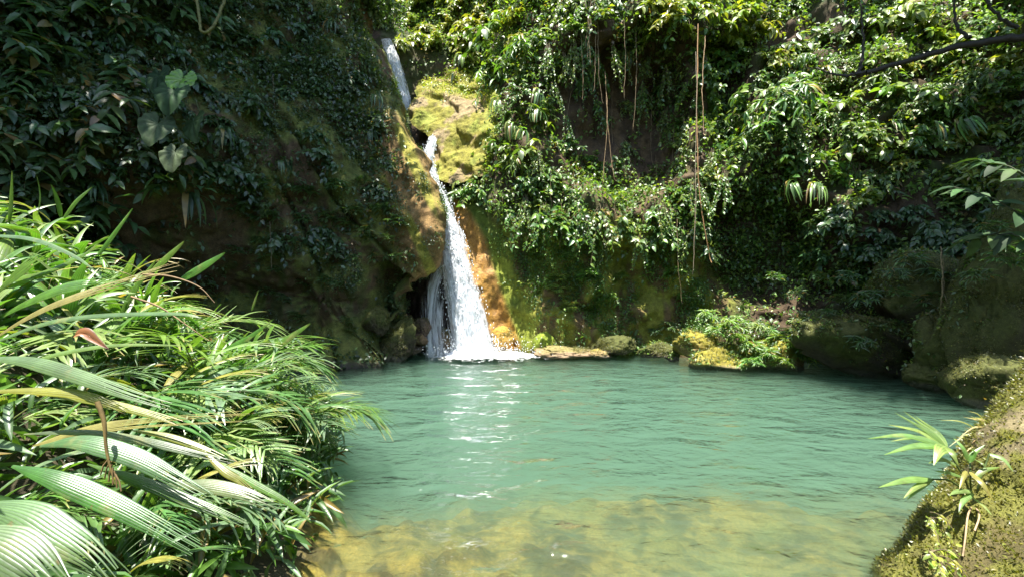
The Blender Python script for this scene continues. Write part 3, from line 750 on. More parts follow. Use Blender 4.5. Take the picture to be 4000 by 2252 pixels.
def proto_strap(seed, n, L, w, pal):
    r = np.random.default_rng(seed); fo = MB()
    for i in range(n):
        a = r.uniform(-1.2, 1.2); ln = L * r.uniform(0.6, 1.1)
        t = np.linspace(0, 1, 8)
        out = np.array([sin(a), 0.5 + 0.5 * cos(a), 0])
        path = np.array([r.normal(0, .06), 0, r.normal(0, .05)])[None] + out[None] * (0.38 * ln * (1 - (1 - t) ** 2.2))[:, None] + np.array([0, 0, 1])[None] * ((0.25 * t - 0.95 * t ** 1.7) * ln)[:, None]
        V, F = ribbon(path, w * r.uniform(0.7, 1.2), r, out + np.array([0, 0, 0.3]))
        fo.add(V, F, tints(r, 1, pal, 0.05)[0])
    return fo.build('fronds', M_LEAF)
def ribbon(path, w, r, up):
    t = nrm(np.gradient(path, axis=0)); x = nrm(np.cross(t, up)); n = len(path)
    s = np.linspace(0, 1, n); wd = w * np.clip(np.sin(np.pi * (0.06 + 0.94 * s) ** 0.75), 0.03, 1) ** 0.7
    z = np.cross(x, t)
    V = np.stack([path - x * wd[:, None] / 2 + z * wd[:, None] * 0.12, path, path + x * wd[:, None] / 2 + z * wd[:, None] * 0.12], 1).reshape(-1, 3)
    i = np.arange(n - 1)[:, None] * 3
    F = np.concatenate([np.concatenate([i, i + 1, i + 4, i + 3], 1), np.concatenate([i + 1, i + 2, i + 5, i + 4], 1)])
    return V, F
def proto_tuft(seed, ns, R, L, pal, wr=0.13):
    """stems that end in drooping fans of lance leaflets"""
    r = np.random.default_rng(seed); fo = MB(); st = MB()
    for s in range(ns):
        a = r.uniform(0, 2 * pi); e = r.uniform(0.25, 1.3); ln = R * r.uniform(0.5, 1.1)
        dv = np.array([cos(a) * cos(e), sin(a) * cos(e) + 0.25, sin(e)])
        t = np.linspace(0, 1, 5)
        path = dv[None] * (t * ln)[:, None] + np.array([0, 0, -0.35])[None] * (t ** 2 * ln)[:, None]
        v, f = tube(path, 0.004, 3); st.add(v, f, np.array([0.09, 0.13, 0.03]))
        k = r.integers(8, 13); tt = r.uniform(0.55, 1.0, k)
        pp = np.stack([np.interp(tt, t, path[:, q]) for q in range(3)], -1)
        aa = np.linspace(0, 2 * pi, k) + r.normal(0, .3, k)
        dd = np.stack([np.cos(aa), np.sin(aa) + 0.2, r.uniform(-0.55, 0.25, k)], -1) + dv[None] * 0.5
        LL = L * r.uniform(0.6, 1.2, k)
        bake(fo, LANCE, pp, dd, np.array([0, 0.15, 1])[None] + r.normal(0, .2, (k, 3)), LL, LL * wr * 1.15, tints(r, k, pal, 0.04))
    return fo.build('leaflets', M_LEAF), st.build('stems', M_BARK)

# ------------------------------------------------------------------ creeping cover on the rock (nobody could count it)
def sample(key, n, wfun, seed):
    S = SHEETS[key]; r = np.random.default_rng(seed)
    px, py = S['px'], S['py']
    w = wfun(S) * (np.abs(px - 512) < 560) * (py > -60) * (py < 380) * (S['V'][..., 2] > 0.05)
    # area weight
    V = S['V']; a = np.linalg.norm(np.cross(np.gradient(V, axis=0), np.gradient(V, axis=1)), axis=-1)
    p = (w * a).ravel(); p = p / p.sum()
    i = r.choice(p.size, n, p=p)
    return V.reshape(-1, 3)[i] + r.normal(0, 0.02, (n, 3)), S['N'].reshape(-1, 3)[i], r
def creepers(key, n, per, L, wfun, seed, pal, spread, lift, wr=0.55, tm=OV4, odd=0.02):
    p, nn, r = sample(key, n, wfun, seed)
    c = np.repeat(p, per, 0); nr2 = np.repeat(nn, per, 0); m = len(c)
    jit = r.normal(0, 1, (m, 3)) * spread
    jit -= nr2 * (jit * nr2).sum(1, keepdims=True)
    c = c + jit + nr2 * (np.abs(r.normal(0, 1, (m, 1))) * lift)
    h = nrm(nr2 * np.array([1, 1, 0.2]))
    d = r.normal(0, 0.75, (m, 3)) + h * 0.45 + np.array([0, 0, -0.35])
    up = h * 0.55 + np.array([0, 0, 0.9]) + r.normal(0, 0.35, (m, 3))
    LL = L * r.uniform(0.55, 1.3, m)
    ct = np.repeat(tints(r, n, pal, odd) , per, 0) * r.uniform(0.7, 1.35, (m, 1))
    mb = MB(); bake(mb, tm, c, d, up, LL, LL * wr, ct)
    return mb
LEDGEP = [(405, 95), (430, 100), (470, 88), (500, 110), (486, 135), (470, 165), (445, 175), (425, 165), (430, 125)]
def keep(S, polys, soft_=6):
    m = np.ones(S['px'].shape)
    for q, k in polys: m = m * (1 - k * soft(S['px'], S['py'], q, soft_))
    return m
FALLP = [(372, 30), (400, 40), (412, 100), (436, 135), (440, 190), (475, 240), (505, 352), (400, 362), (404, 300), (425, 180), (385, 90)]
def warp(S, a=14):
    w = S['V'] * 0.9
    return dict(S, px=S['px'] + a * 2 * fbm(w, 3, 401), py=S['py'] + a * 2 * fbm(w, 3, 402))
def w_back(S):
    S0 = S; S = warp(S)
    m = keep(S, [(RECESS, 0.93), (STRIP, 1), (MOSSCOL, 1)]) * keep(S0, [(STRIP, 1), (FALLP, 1), (WETBASE, 1), (LIPW, 1), (LEDGEP, 1), (MOSSCOL, 1), ([(406, 54), (452, 54), (456, 82), (415, 96)], 0.9)])
    low = soft(S['px'], S['py'], LOWALL, 15)
    hole = sstep(-0.2, 0.10, fbm(S['V'] * 0.8, 3, 201) + 0.10)
    dk = sstep(295, 255, S['py'] - 0.05 * (S['px'] - 700))
    return m * (1 - 0.9 * low) * (0.10 + hole) * np.where(S['px'] > 690, 0.25 + dk, 1.0)
def w_low(S):
    m = keep(S, [(STRIP, 1), (MOSSCOL, 0.75), (FALLP, 1), (WETBASE, 1), (RECESS, .9), (LEDGEP, 1)])
    return m * (soft(S['px'], S['py'], LOWALL, 12) + 0.35 * (S['px'] > 690) * (S['py'] > 240)) * sstep(-0.15, 0.2, fbm(S['V'] * np.array([1.6, 1.6, 0.7]), 3, 203))
CAVE = [(120, 195), (225, 190), (290, 262), (345, 300), (372, 320), (372, 352), (150, 380), (100, 300)]
BARE = [(362, 250), (382, 245), (400, 262), (425, 278), (405, 300), (402, 352), (372, 360), (362, 320)]
ARETE = [(392, 135), (428, 140), (442, 262), (428, 278), (404, 225)]
FACE = [(250, 165), (330, 140), (400, 190), (435, 270), (400, 330), (300, 300)]
def w_left(S):
    m = keep(S, [(CAVE, 0.9), (BARE, 0.85), (ARETE, 0.93), (FACE, 0.7)])
    return m * (0.1 + sstep(-0.2, 0.15, fbm(S['V'] * 0.9, 3, 205))) * (S['px'] < 440) * (S['px'] < 352 + np.clip(S['py'], 0, 400) * 0.36)
def w_moss(S):
    m = keep(S, [(CAVE, 0.6), (BARE, 0.5), (ARETE, 0.8)]) * (0.15 + sstep(-0.05, 0.2, fbm(S['V'] * 0.9, 3, 209)))
    return m * (S['px'] > 240) * (S['px'] < 445) * sstep(-0.1, 0.2, fbm(S['V'] * 1.8, 3, 207)) * (S['py'] > 60)
mb = creepers('back', 7600, 9, 0.14, w_back, 301, PAL, 0.13, 0.14); stuff('creeping_foliage', mb.build('foliage', M_LEAF), 'dense glossy creepers blanketing the sunlit cliff right of the waterfall', 'foliage')
mb = creepers('back', 2900, 9, 0.070, w_low, 303, PAL, 0.10, 0.05); stuff('wall_creepers', mb.build('foliage', M_LEAF), 'small leaved creepers on the mossy wall above the far shore', 'foliage')
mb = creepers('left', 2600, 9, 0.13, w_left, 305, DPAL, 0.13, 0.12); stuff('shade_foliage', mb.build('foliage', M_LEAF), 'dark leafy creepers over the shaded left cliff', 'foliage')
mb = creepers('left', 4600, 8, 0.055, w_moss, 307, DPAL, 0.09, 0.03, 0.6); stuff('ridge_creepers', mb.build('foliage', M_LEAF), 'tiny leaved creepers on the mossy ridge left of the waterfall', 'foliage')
def w_ledge(S):
    q = soft(S['px'], S['py'], [(425, 84), (470, 68), (525, 70), (525, 110), (492, 104), (470, 92), (440, 98)], 5) + soft(S['px'], S['py'], [(492, 104), (525, 90), (525, 180), (478, 180), (492, 150)], 4)
    return np.clip(q, 0, 1)
mb = creepers('ledge', 420, 9, 0.085, w_ledge, 309, YPAL, 0.10, 0.06); stuff('ledge_creepers', mb.build('foliage', M_LEAF), 'bright small leaved creepers edging the sunlit ledge rock', 'foliage')
# moss cushions: fine short leaves on boulders are left to the rock material

def boulder_cover(objs, per, L, pal, seed, name, label):
    r = np.random.default_rng(seed); mb = MB()
    for o in objs:
        me = o.data; n = len(me.vertices); V = np.empty(n * 3, np.float32); me.vertices.foreach_get('co', V); V = V.reshape(-1, 3)
        N = np.empty(n * 3, np.float32); me.vertices.foreach_get('normal', N); N = N.reshape(-1, 3)
        wp = V + np.array(o.location)
        w = np.clip(N[:, 2] + 0.35, 0, 1) * sstep(-0.1, 0.25, fbm(wp * 2.0, 3, seed)) * (wp[:, 2] > 0.15) * (N[:, 1] < 0.5); k = int(per * float(np.prod(o.dimensions)) ** 0.6)
        if w.sum() < 1: continue
        i = r.choice(n, k, p=w / w.sum()); c = wp[i] + r.normal(0, 0.03, (k, 3)); LL = L * r.uniform(0.5, 1.4, k)
        bake(mb, OV4, c, r.normal(0, 0.7, (k, 3)) + N[i] * 0.5 + np.array([0, -0.2, -0.2]), np.array([0, -0.3, 1])[None] + r.normal(0, .3, (k, 3)), LL, LL * r.uniform(0.25, 0.6, k), tints(r, k, pal, 0.04))
    stuff(name, mb.build('cover', M_LEAF), label, 'foliage')
BOULD = [o for o in COL.objects if o.name.startswith('boulder')]
boulder_cover([o for o in BOULD if o.location.y > 7], 2600, 0.030, np.array([(0.15, 0.15, 0.022), (0.10, 0.12, 0.02), (0.07, 0.085, 0.018)]), 353, 'boulder_moss', 'short yellow-green moss covering the shore boulders')
boulder_cover([o for o in BOULD if o.location.y > 7 and o.location.x > 3.8], 420, 0.08, np.concatenate([PAL, DPAL]), 351, 'boulder_creepers', 'small creeping leaves over the boulders of the right shore')
# ------------------------------------------------------------------ single plants on the cliffs
PROTO = {}
for k in range(4): PROTO['shrub', k] = proto_shrub(400 + k, 13, 0.62, 13, 0.175, 0.5)
for k in range(2): PROTO['yshrub', k] = proto_shrub(410 + k, 13, 0.62, 13, 0.19, 0.46, pal=YPAL)
for k in range(3): PROTO['hang', k] = proto_shrub(420 + k, 11, 0.55, 15, 0.13, 0.55, droop=0.6, hang=1.3)
for k in range(3): PROTO['dark', k] = proto_shrub(430 + k, 11, 0.60, 12, 0.20, 0.5, pal=DPAL, droop=0.7)
for k in range(3): PROTO['curtain', k] = proto_shrub(492 + k, 8, 0.5, 24, 0.10, 0.55, droop=0.3, hang=3.2)
for k in range(2): PROTO['big', k] = proto_shrub(480 + k, 8, 0.8, 9, 0.30, 0.5, droop=0.5)
for k in range(2): PROTO['fine', k] = proto_shrub(484 + k, 22, 0.6, 20, 0.085, 0.55, droop=0.5)
for k in range(2): PROTO['lance', k] = proto_shrub(488 + k, 12, 0.75, 13, 0.26, 0.22, tm=LANCE, droop=0.6)
for k in range(2): PROTO['large', k] = proto_shrub(440 + k, 6, 0.62, 7, 0.36, 0.42, pal=DPAL * 1.15, droop=0.45)
for k in range(2): PROTO['strap', k] = (proto_strap(450 + k, 15, 0.62, 0.055, PAL * 1.15 + 0.02), None)
for k in range(2): PROTO['dstrap', k] = (proto_strap(455 + k, 8, 0.8, 0.085, DPAL), None)
for k in range(3): PROTO['tuft', k] = proto_tuft(460 + k, 13, 0.42, 0.20, PAL * 1.1)
for k in range(2): PROTO['dtuft', k] = proto_tuft(470 + k, 10, 0.36, 0.20, DPAL * 1.2)
PART = {'curtain': 'foliage', 'big': 'foliage', 'fine': 'foliage', 'lance': 'foliage', 'shrub': 'foliage', 'yshrub': 'foliage', 'hang': 'foliage', 'dark': 'foliage', 'large': 'foliage', 'strap': 'fronds', 'dstrap': 'fronds', 'tuft': 'leaflets', 'dtuft': 'leaflets'}
def spot(key, px, py):
    S = SHEETS[key]
    d2 = (S['px'] - px) ** 2 + (S['py'] - py) ** 2
    m = d2 < max(d2.min() * 4, 16)
    y = np.where(m, S['V'][..., 1], 1e9); i = np.argmin(y)
    return S['V'].reshape(-1, 3)[i], S['N'].reshape(-1, 3)[i]
rp = np.random.default_rng(77); DESC_OF = None; ZXY = [None]
DESC = {'shrub': 'glossy oval-leaved shrub', 'yshrub': 'yellow-green leafy shrub', 'hang': 'trailing leafy shrub', 'dark': 'dark leafy shrub', 'large': 'big-leaved plant', 'big': 'large-leaved shrub', 'fine': 'fine-leaved shrub', 'lance': 'narrow-leaved shrub'}
def zone(key, x, y):
    if key == 'left':
        if y < 90: return 'in the dark top left corner' if x < 130 else 'near the looping mossy branch' if x < 260 else 'on top of the left ridge'
        if y < 190: return 'left of the huge heart-shaped leaves' if x < 150 else 'just right of the huge heart-shaped leaves' if x < 260 else 'on the flank of the left ridge'
        return 'above the foreground palms' if x < 200 else 'over the dark hollow under the ridge'
    if y < 60: return 'directly above the upper waterfall' if x < 425 else 'above the sunlit ledge rock' if x < 490 else 'on the rim right of the upper waterfall' if x < 560 else 'overhanging the bare brown recess' if x < 690 else 'at the head of the tall lianas' if x < 770 else 'high on the slope before the dark branch' if x < 870 else 'behind the dark slanting branch'
    if y < 140: return 'beside the sunlit ledge rock' if x < 565 else 'in the bare brown recess' if x < 690 else 'beside the tall lianas' if x < 780 else 'below the tip of the dark branch' if x < 880 else 'under the dark slanting branch'
    if y < 205: return 'above the orange wet strip' if x < 560 else 'below the brown recess' if x < 690 else 'by the lower half of the lianas' if x < 780 else 'mid slope above the dark hollow' if x < 900 else 'behind the near sapling'
    return 'over the mossy wall' if x < 690 else 'beside the dark hollow' if x < 780 else 'over the broad shaded slab' if x < 900 else 'above the dark rock pillar'
ORD = ['leftmost', 'second from left', 'third from left', 'fourth from left', 'fifth from left', 'sixth from left', 'seventh from left', 'eighth from left', 'ninth from left', 'tenth from left', 'eleventh from left', 'twelfth from left', 'thirteenth from left', 'fourteenth from left', 'fifteenth from left', 'sixteenth from left', 'seventeenth from left', 'eighteenth from left', 'nineteenth from left', 'twentieth from left']
def single_out():
    """things that still share a label are told apart by their order from left to right"""
    by = {}
    for o in COL.objects:
        if o.parent is None and 'label' in o and 'category' in o: by.setdefault(o['label'], []).append(o)
    for lab, os_ in by.items():
        if 1 < len(os_) <= len(ORD):
            os_.sort(key=lambda o: o.location.x / max(o.location.y, 0.5))
            for i, o in enumerate(os_): o['label'] = lab + ', ' + (ORD[i] if i < len(os_) - 1 or len(os_) < 3 else 'rightmost') + ('' if len(lab.split()) > 11 else ' of them')
def plant(kind, name, label, cat, group, pos, n, scale=1.0, out=0.0, tilt=0.15):
    k = rp.integers(0, sum(1 for q in PROTO if q[0] == kind))
    fo, st = PROTO[kind, int(k)]
    if label is None: label = DESC[kind] + ' ' + zone(*ZXY[0])
    yaw = math.atan2(-n[0], n[1]) + rp.normal(0, 0.25)
    h = nrm(np.array([n[0], n[1], 0]))
    root = thing(name, label, cat, group, tuple(np.asarray(pos) + h * out), (rp.normal(0, tilt), rp.normal(0, tilt), yaw), scale)
    link(PART[kind], fo, root)
    if st is not None: link('stems', st, root)
    return root
def jgrid(x0, x1, y0, y1, step, seed):
    r = np.random.default_rng(seed); out = []
    for j, y in enumerate(np.arange(y0, y1, step * 0.88)):
        for x in np.arange(x0 + (j % 2) * step / 2, x1, step):
            out.append((x + r.normal(0, step * 0.22), y + r.normal(0, step * 0.22)))
    return out
YBRIGHT = [(640, 0), (760, 0), (755, 50), (720, 60), (690, 45), (655, 50), (630, 30)]
def inp(x, y, q): return bool(inpoly(np.array([x]), np.array([y]), q)[0])
for (x, y) in jgrid(455, 1040, -25, 262, 24, 501) + jgrid(388, 485, -12, 56, 20, 507):
    if inp(x + rp.normal(0, 14), y + rp.normal(0, 14), RECESS) and rp.random() < 0.72: continue
    if 48 < y < 100 and 404 < x < 456: continue
    if inp(x, y, MOSSCOL) or inp(x - 12, y, MOSSCOL): continue
    if inp(x, y, LEDGEP) or inp(x, y, FALLP) or (x < 505 and 78 < y < 185) or (x < 480 and y > 180 and x < 440 + (y - 180) * 0.75): continue
    if inp(x, y, LOWALL) and rp.random() < 0.8: continue
    pos, n = spot('back', x, y); ZXY[0] = ('back', x, y)
    gap = float(fbm(np.array([[x * 0.022, y * 0.026, 3.3]]), 3, 431)[0])
    if gap < -0.30 and x > 500: continue
    if inp(x, y, [(722, 205), (770, 198), (812, 212), (806, 258), (770, 290), (725, 275)]): continue
    sc = rp.uniform(0.6, 1.1) * (1.0 + 0.9 * max(0.0, gap)); bulge = max(0.0, gap) * 1.6 * rp.random()
    mixk = ['shrub', 'shrub', 'fine', 'big', 'lance', 'hang', 'yshrub']
    mk = mixk[int(np.clip((float(fbm(np.array([[x * 0.035, y * 0.035, 9.1]]), 2, 433)[0]) + 0.5) * 7 + rp.normal(0, 0.9), 0, 6))]
    if x < 490 and y < 70:
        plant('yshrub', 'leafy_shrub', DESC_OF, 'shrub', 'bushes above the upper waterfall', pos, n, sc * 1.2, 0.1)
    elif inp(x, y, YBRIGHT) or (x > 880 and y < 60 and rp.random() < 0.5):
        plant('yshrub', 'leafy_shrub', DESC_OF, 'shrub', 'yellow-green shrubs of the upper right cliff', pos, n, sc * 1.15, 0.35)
    elif x < 560 and y < 205:
        plant(mk, 'leafy_shrub', DESC_OF, 'shrub', 'shrubs between ledge rock and brown recess', pos, n, sc, 0.1 + bulge)
    elif x < 690 and y < 60:
        plant('hang' if rp.random() < 0.6 else 'shrub', 'trailing_shrub', DESC_OF, 'shrub', 'shrubs over the brown recess', pos, n, sc, 0.25)
    elif x < 700:
        plant('hang' if rp.random() < 0.5 else 'shrub', 'trailing_shrub', DESC_OF, 'shrub', 'shrubs over the mossy wall', pos, n, sc * 0.9, 0.15)
    elif y > 205:
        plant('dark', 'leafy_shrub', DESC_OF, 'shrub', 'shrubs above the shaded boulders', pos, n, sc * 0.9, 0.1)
    elif x > 900:
        plant(mk, 'leafy_shrub', DESC_OF, 'shrub', 'shrubs on the far right slope', pos, n, sc * 0.8, 0.05 + bulge)
    else:
        plant(mk, 'leafy_shrub', DESC_OF, 'shrub', 'shrubs on the sunlit slope right of the lianas', pos, n, sc, 0.1 + bulge)
for (x, y) in jgrid(-15, 385, -20, 262, 30, 503):
    if inp(x, y, CAVE) and rp.random() < 0.8: continue
    if inp(x, y, ARETE) or x > 338 + max(0, y) * 0.36: continue
    if x > 250 + 0.35 * max(0, 150 - y) and y > 90 and rp.random() < 0.72: continue
    pos, n = spot('left', x, y); ZXY[0] = ('left', x, y)
    if x < 215 and rp.random() < 0.35:
        plant('large', 'broadleaf_plant', DESC_OF, 'plant', 'big-leaved plants on the left cliff', pos, n, rp.uniform(0.7, 1.05), 0.25)
    else:
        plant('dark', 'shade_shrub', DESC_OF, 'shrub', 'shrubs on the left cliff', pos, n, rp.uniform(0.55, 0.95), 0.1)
for (x, y) in [(545, 52), (560, 58), (575, 50), (590, 60), (603, 48), (618, 56), (634, 52), (648, 62), (660, 55), (672, 70), (552, 85), (668, 110), (560, 112), (585, 78), (640, 85), (700, 60), (712, 85), (690, 120), (705, 150), (690, 185), (655, 200), (620, 212), (580, 215), (545, 205), (520, 195), (730, 170), (760, 120), (800, 150), (830, 110), (780, 60), (850, 170), (540, 150), (530, 60), (505, 40), (675, 230), (640, 235), (600, 240)]:
    p, n = spot('back', x, y)
    plant('curtain', 'hanging_vine', 'leafy vine curtain hanging ' + zone('back', x, y), 'vine', 'leafy vine curtains', p, n, rp.uniform(0.6, 1.0), 0.4, 0.08)
# hanging strap ferns
for (x, y, kind) in [(1165, 150, 'strap'), (1195, 130, 'strap'), (1150, 190, 'strap'), (1262, 262, 'strap'), (1310, 285, 'strap'), (1335, 250, 'strap'), (1285, 330, 'strap'), (1325, 335, 'strap'), (1560, 165, 'strap'), (1245, 370, 'strap'), (1350, 300, 'strap')]:
    p, n = spot('back', x * K, y * K)
    plant(kind, 'strap_fern', 'pale strap fern hanging from the cliff beside the sunlit ledge rock', 'fern', 'strap ferns right of the ledge rock', p, n, rp.uniform(1.0, 1.35), 0.45)
for (x, y) in [(2040, 480), (2015, 470), (2200, 320), (2290, 330), (2430, 310), (2060, 200)]:
    p, n = spot('back', x * K, y * K)
    plant('strap', 'strap_fern', 'strap fern with long pale leaves drooping from the sunlit right slope', 'fern', 'strap ferns on the right slope', p, n, rp.uniform(0.9, 1.3), 0.5)
for (x, y) in [(955, 240), (935, 330), (705, 405), (560, 330), (690, 395), (845, 60), (260, 470)]:
    p, n = spot('left', x * K, y * K)
    plant('dstrap', 'strap_fern', 'dark strap fern drooping from the shaded left cliff', 'fern', 'strap ferns on the left cliff', p, n, rp.uniform(0.6, 0.9), 0.25)
p, n = spot('left', 470 * K, 500 * K)
plant('dstrap', 'strap_fern', 'long-leaved strap plant arching out of the dark hollow above the foreground palms', 'fern', None, p, n, 1.3, 0.4)
# tufts of lance leaves
for (x, y, d) in [(1800, 830, 11.2), (1850, 800, 11.3), (1900, 815, 11.1), (1850, 850, 10.9), (1950, 850, 10.8), (1990, 870, 10.6), (1920, 890, 10.5), (1890, 870, 10.7), (1960, 905, 10.4), (2010, 890, 10.5), (1830, 815, 11.0), (1940, 830, 11.0), (1780, 790, 11.6), (1985, 835, 10.8), (1880, 905, 10.4)]:
    plant('tuft', 'leafy_tuft', 'sunlit tuft of lance-shaped leaves on the boulders of the far right shore', 'plant', 'sunlit tufts on the shore boulders', H(x, y + 12, d), np.array([0, -1, 0]), rp.uniform(0.8, 1.15), 0.1, 0.2)
for (x, y) in [(1390, 740), (1420, 770), (1500, 770), (1535, 760), (1580, 800), (1400, 700), (1640, 840), (1600, 850), (1680, 830), (1560, 700), (1480, 690), (1700, 690), (1715, 760), (1660, 600), (1340, 560), (1440, 640), (1530, 620)]:
    p, n = spot('back', x * K, y * K)
    plant('dtuft' if y > 790 else 'tuft', 'wall_tuft', 'leafy tuft growing out of the mossy wall behind the pool', 'plant', 'tufts on the mossy wall', p, n, rp.uniform(0.6, 1.0), 0.08)
for (x, y, d) in [(2080, 790, 10.3), (2150, 860, 9.5), (2110, 760, 10.8), (2250, 690, 9.3), (2290, 660, 9.3), (2330, 700, 9.2), (2260, 740, 9.2), (2180, 750, 10.0), (2130, 700, 10.9), (2060, 700, 11.3), (2340, 760, 9.1), (2420, 620, 8.2), (2480, 580, 7.6), (2520, 660, 7.1), (2450, 700, 7.6), (2550, 620, 6.9), (2000, 740, 11.5), (1950, 700, 11.9)]:
    plant('dtuft', 'shade_tuft', 'shaded tuft of narrow leaves among the dark boulders on the right', 'plant', 'tufts among the shaded boulders', H(x, y, d), np.array([-0.3, -1, 0]), rp.uniform(0.6, 1.0), 0.1, 0.2)
for (x, y) in [(720, 745), (880, 810), (845, 855), (700, 690), (765, 720), (830, 560), (640, 560), (740, 610), (660, 480), (890, 640), (960, 540), (930, 590), (800, 650), (600, 640), (690, 560), (850, 480), (780, 500), (1010, 640), (820, 700), (770, 560), (870, 560), (920, 470), (980, 610), (1000, 560), (700, 640), (660, 610), (620, 520), (740, 480), (810, 590), (860, 720), (900, 540), (950, 660), (680, 740), (750, 800)]:
    p, n = spot('left', x * K, y * K)
    plant('dtuft', 'rock_tuft', 'small leafy tuft rooted ' + ('low at the foot' if y > 690 else 'midway on the face' if y > 570 else 'high on the flank') + ' of the left cliff', 'plant', 'tufts in cracks of the left cliff', p, n, rp.uniform(0.55, 0.95), 0.06)

# ------------------------------------------------------------------ lianas
def liana(label, group, pts, rad, tint):
    mb = MB(); q = catmull(np.array(pts), 40)
    r = np.random.default_rng(int(abs(pts[0][0]) * 1000)); q[1:-1] += np.cumsum(r.normal(0, 0.006, (38, 3)), 0) * np.array([1, 1, 0.1])
    v, f = tube(q, rad, 5); mb.add(v, f, np.array(tint))
    return tag(link('liana', mb.build('liana', M_BARK, True)), label, 'liana', group)
PALE = (0.30, 0.20, 0.10)
liana('long pale liana hanging free in front of the bare brown recess', None, [H(1522, 180, 13.2), H(1527, 290, 13.1), H(1522, 400, 13.1), H(1518, 470, 13.1)], 0.009, PALE)
liana('second liana crossing it over the brown recess, bending right', None, [H(1524, 200, 13.15), H(1531, 300, 13.0), H(1540, 380, 13.0), H(1550, 455, 13.0)], 0.009, PALE)
liana('thickest orange-brown liana falling the whole height of the right cliff', None, [H(1756, 60, 12.5), H(1758, 250, 12.3), H(1762, 420, 12.2), H(1775, 560, 12.2), H(1790, 660, 12.3)], 0.016, (0.34, 0.19, 0.08))
liana('thin grey liana just left of the thickest one', None, [H(1750, 130, 12.4), H(1749, 330, 12.25), H(1747, 520, 12.2), H(1742, 690, 12.3)], 0.011, (0.25, 0.2, 0.13))
liana('pale liana just right of the thickest one, upper half only', None, [H(1774, 90, 12.4), H(1771, 220, 12.25), H(1773, 340, 12.2)], 0.013, PALE)
liana('lone pale liana hanging down to the shaded boulders', None, [H(2366, 620, 8.7), H(2370, 700, 8.6), H(2367, 760, 8.6), H(2372, 800, 8.6)], 0.013, (0.26, 0.2, 0.1))
liana('twin strand beside the lone liana over the shaded boulders', None, [H(2372, 650, 8.65), H(2377, 730, 8.6), H(2380, 805, 8.6)], 0.007, (0.26, 0.2, 0.1))
for i, (x, a, b) in enumerate([(1488, 0, 165), (1480, 0, 150), (1495, 10, 230), (1472, 0, 120), (1505, 30, 260), (1460, 60, 250), (1437, 240, 340), (1420, 300, 420), (1570, 60, 250), (1600, 90, 330), (1640, 250, 420), (1703, 560, 760), (1695, 330, 650), (1718, 300, 640), (1412, 520, 620), (1800, 200, 460), (1650, 400, 600), (1385, 450, 560), (1540, 240, 460)]):
    p, n = spot('back', x * K, a * K); d = p[1] - 0.35
    liana('thin root strand dangling before the cliff', 'thin dangling root strands', [H(x, a - 10, d), H(x + rp.normal(0, 4), (a + b) / 2, d - 0.05), H(x + rp.normal(0, 5), b, d)], 0.007, (0.24, 0.17, 0.09))
for i, (x, a, b) in enumerate([(1250 * K, 20, 70), (905, 40, 110), (930, 10, 90), (700 * K, 200, 310), (690 * K, 560, 650)]):
    p, n = spot('left' if x < 440 else 'back', x, a if a < 150 else a * K)
    liana('slim shaded root strand among cliff plants', 'slim shaded root strands', [p + n * 0.3, p + n * 0.35 + np.array([0.03, 0, -0.5]), p + n * 0.3 + np.array([0.0, 0, -1.2])], 0.008, (0.14, 0.11, 0.06))
liana('moss-covered branch looping down from the top of the left cliff', None, [H(496, -40, 8.6), H(500, 30, 8.5), H(508, 75, 8.4), H(528, 80, 8.4), H(548, 50, 8.5), H(562, 10, 8.6), H(575, -40, 8.7)], 0.028, (0.13, 0.13, 0.03))

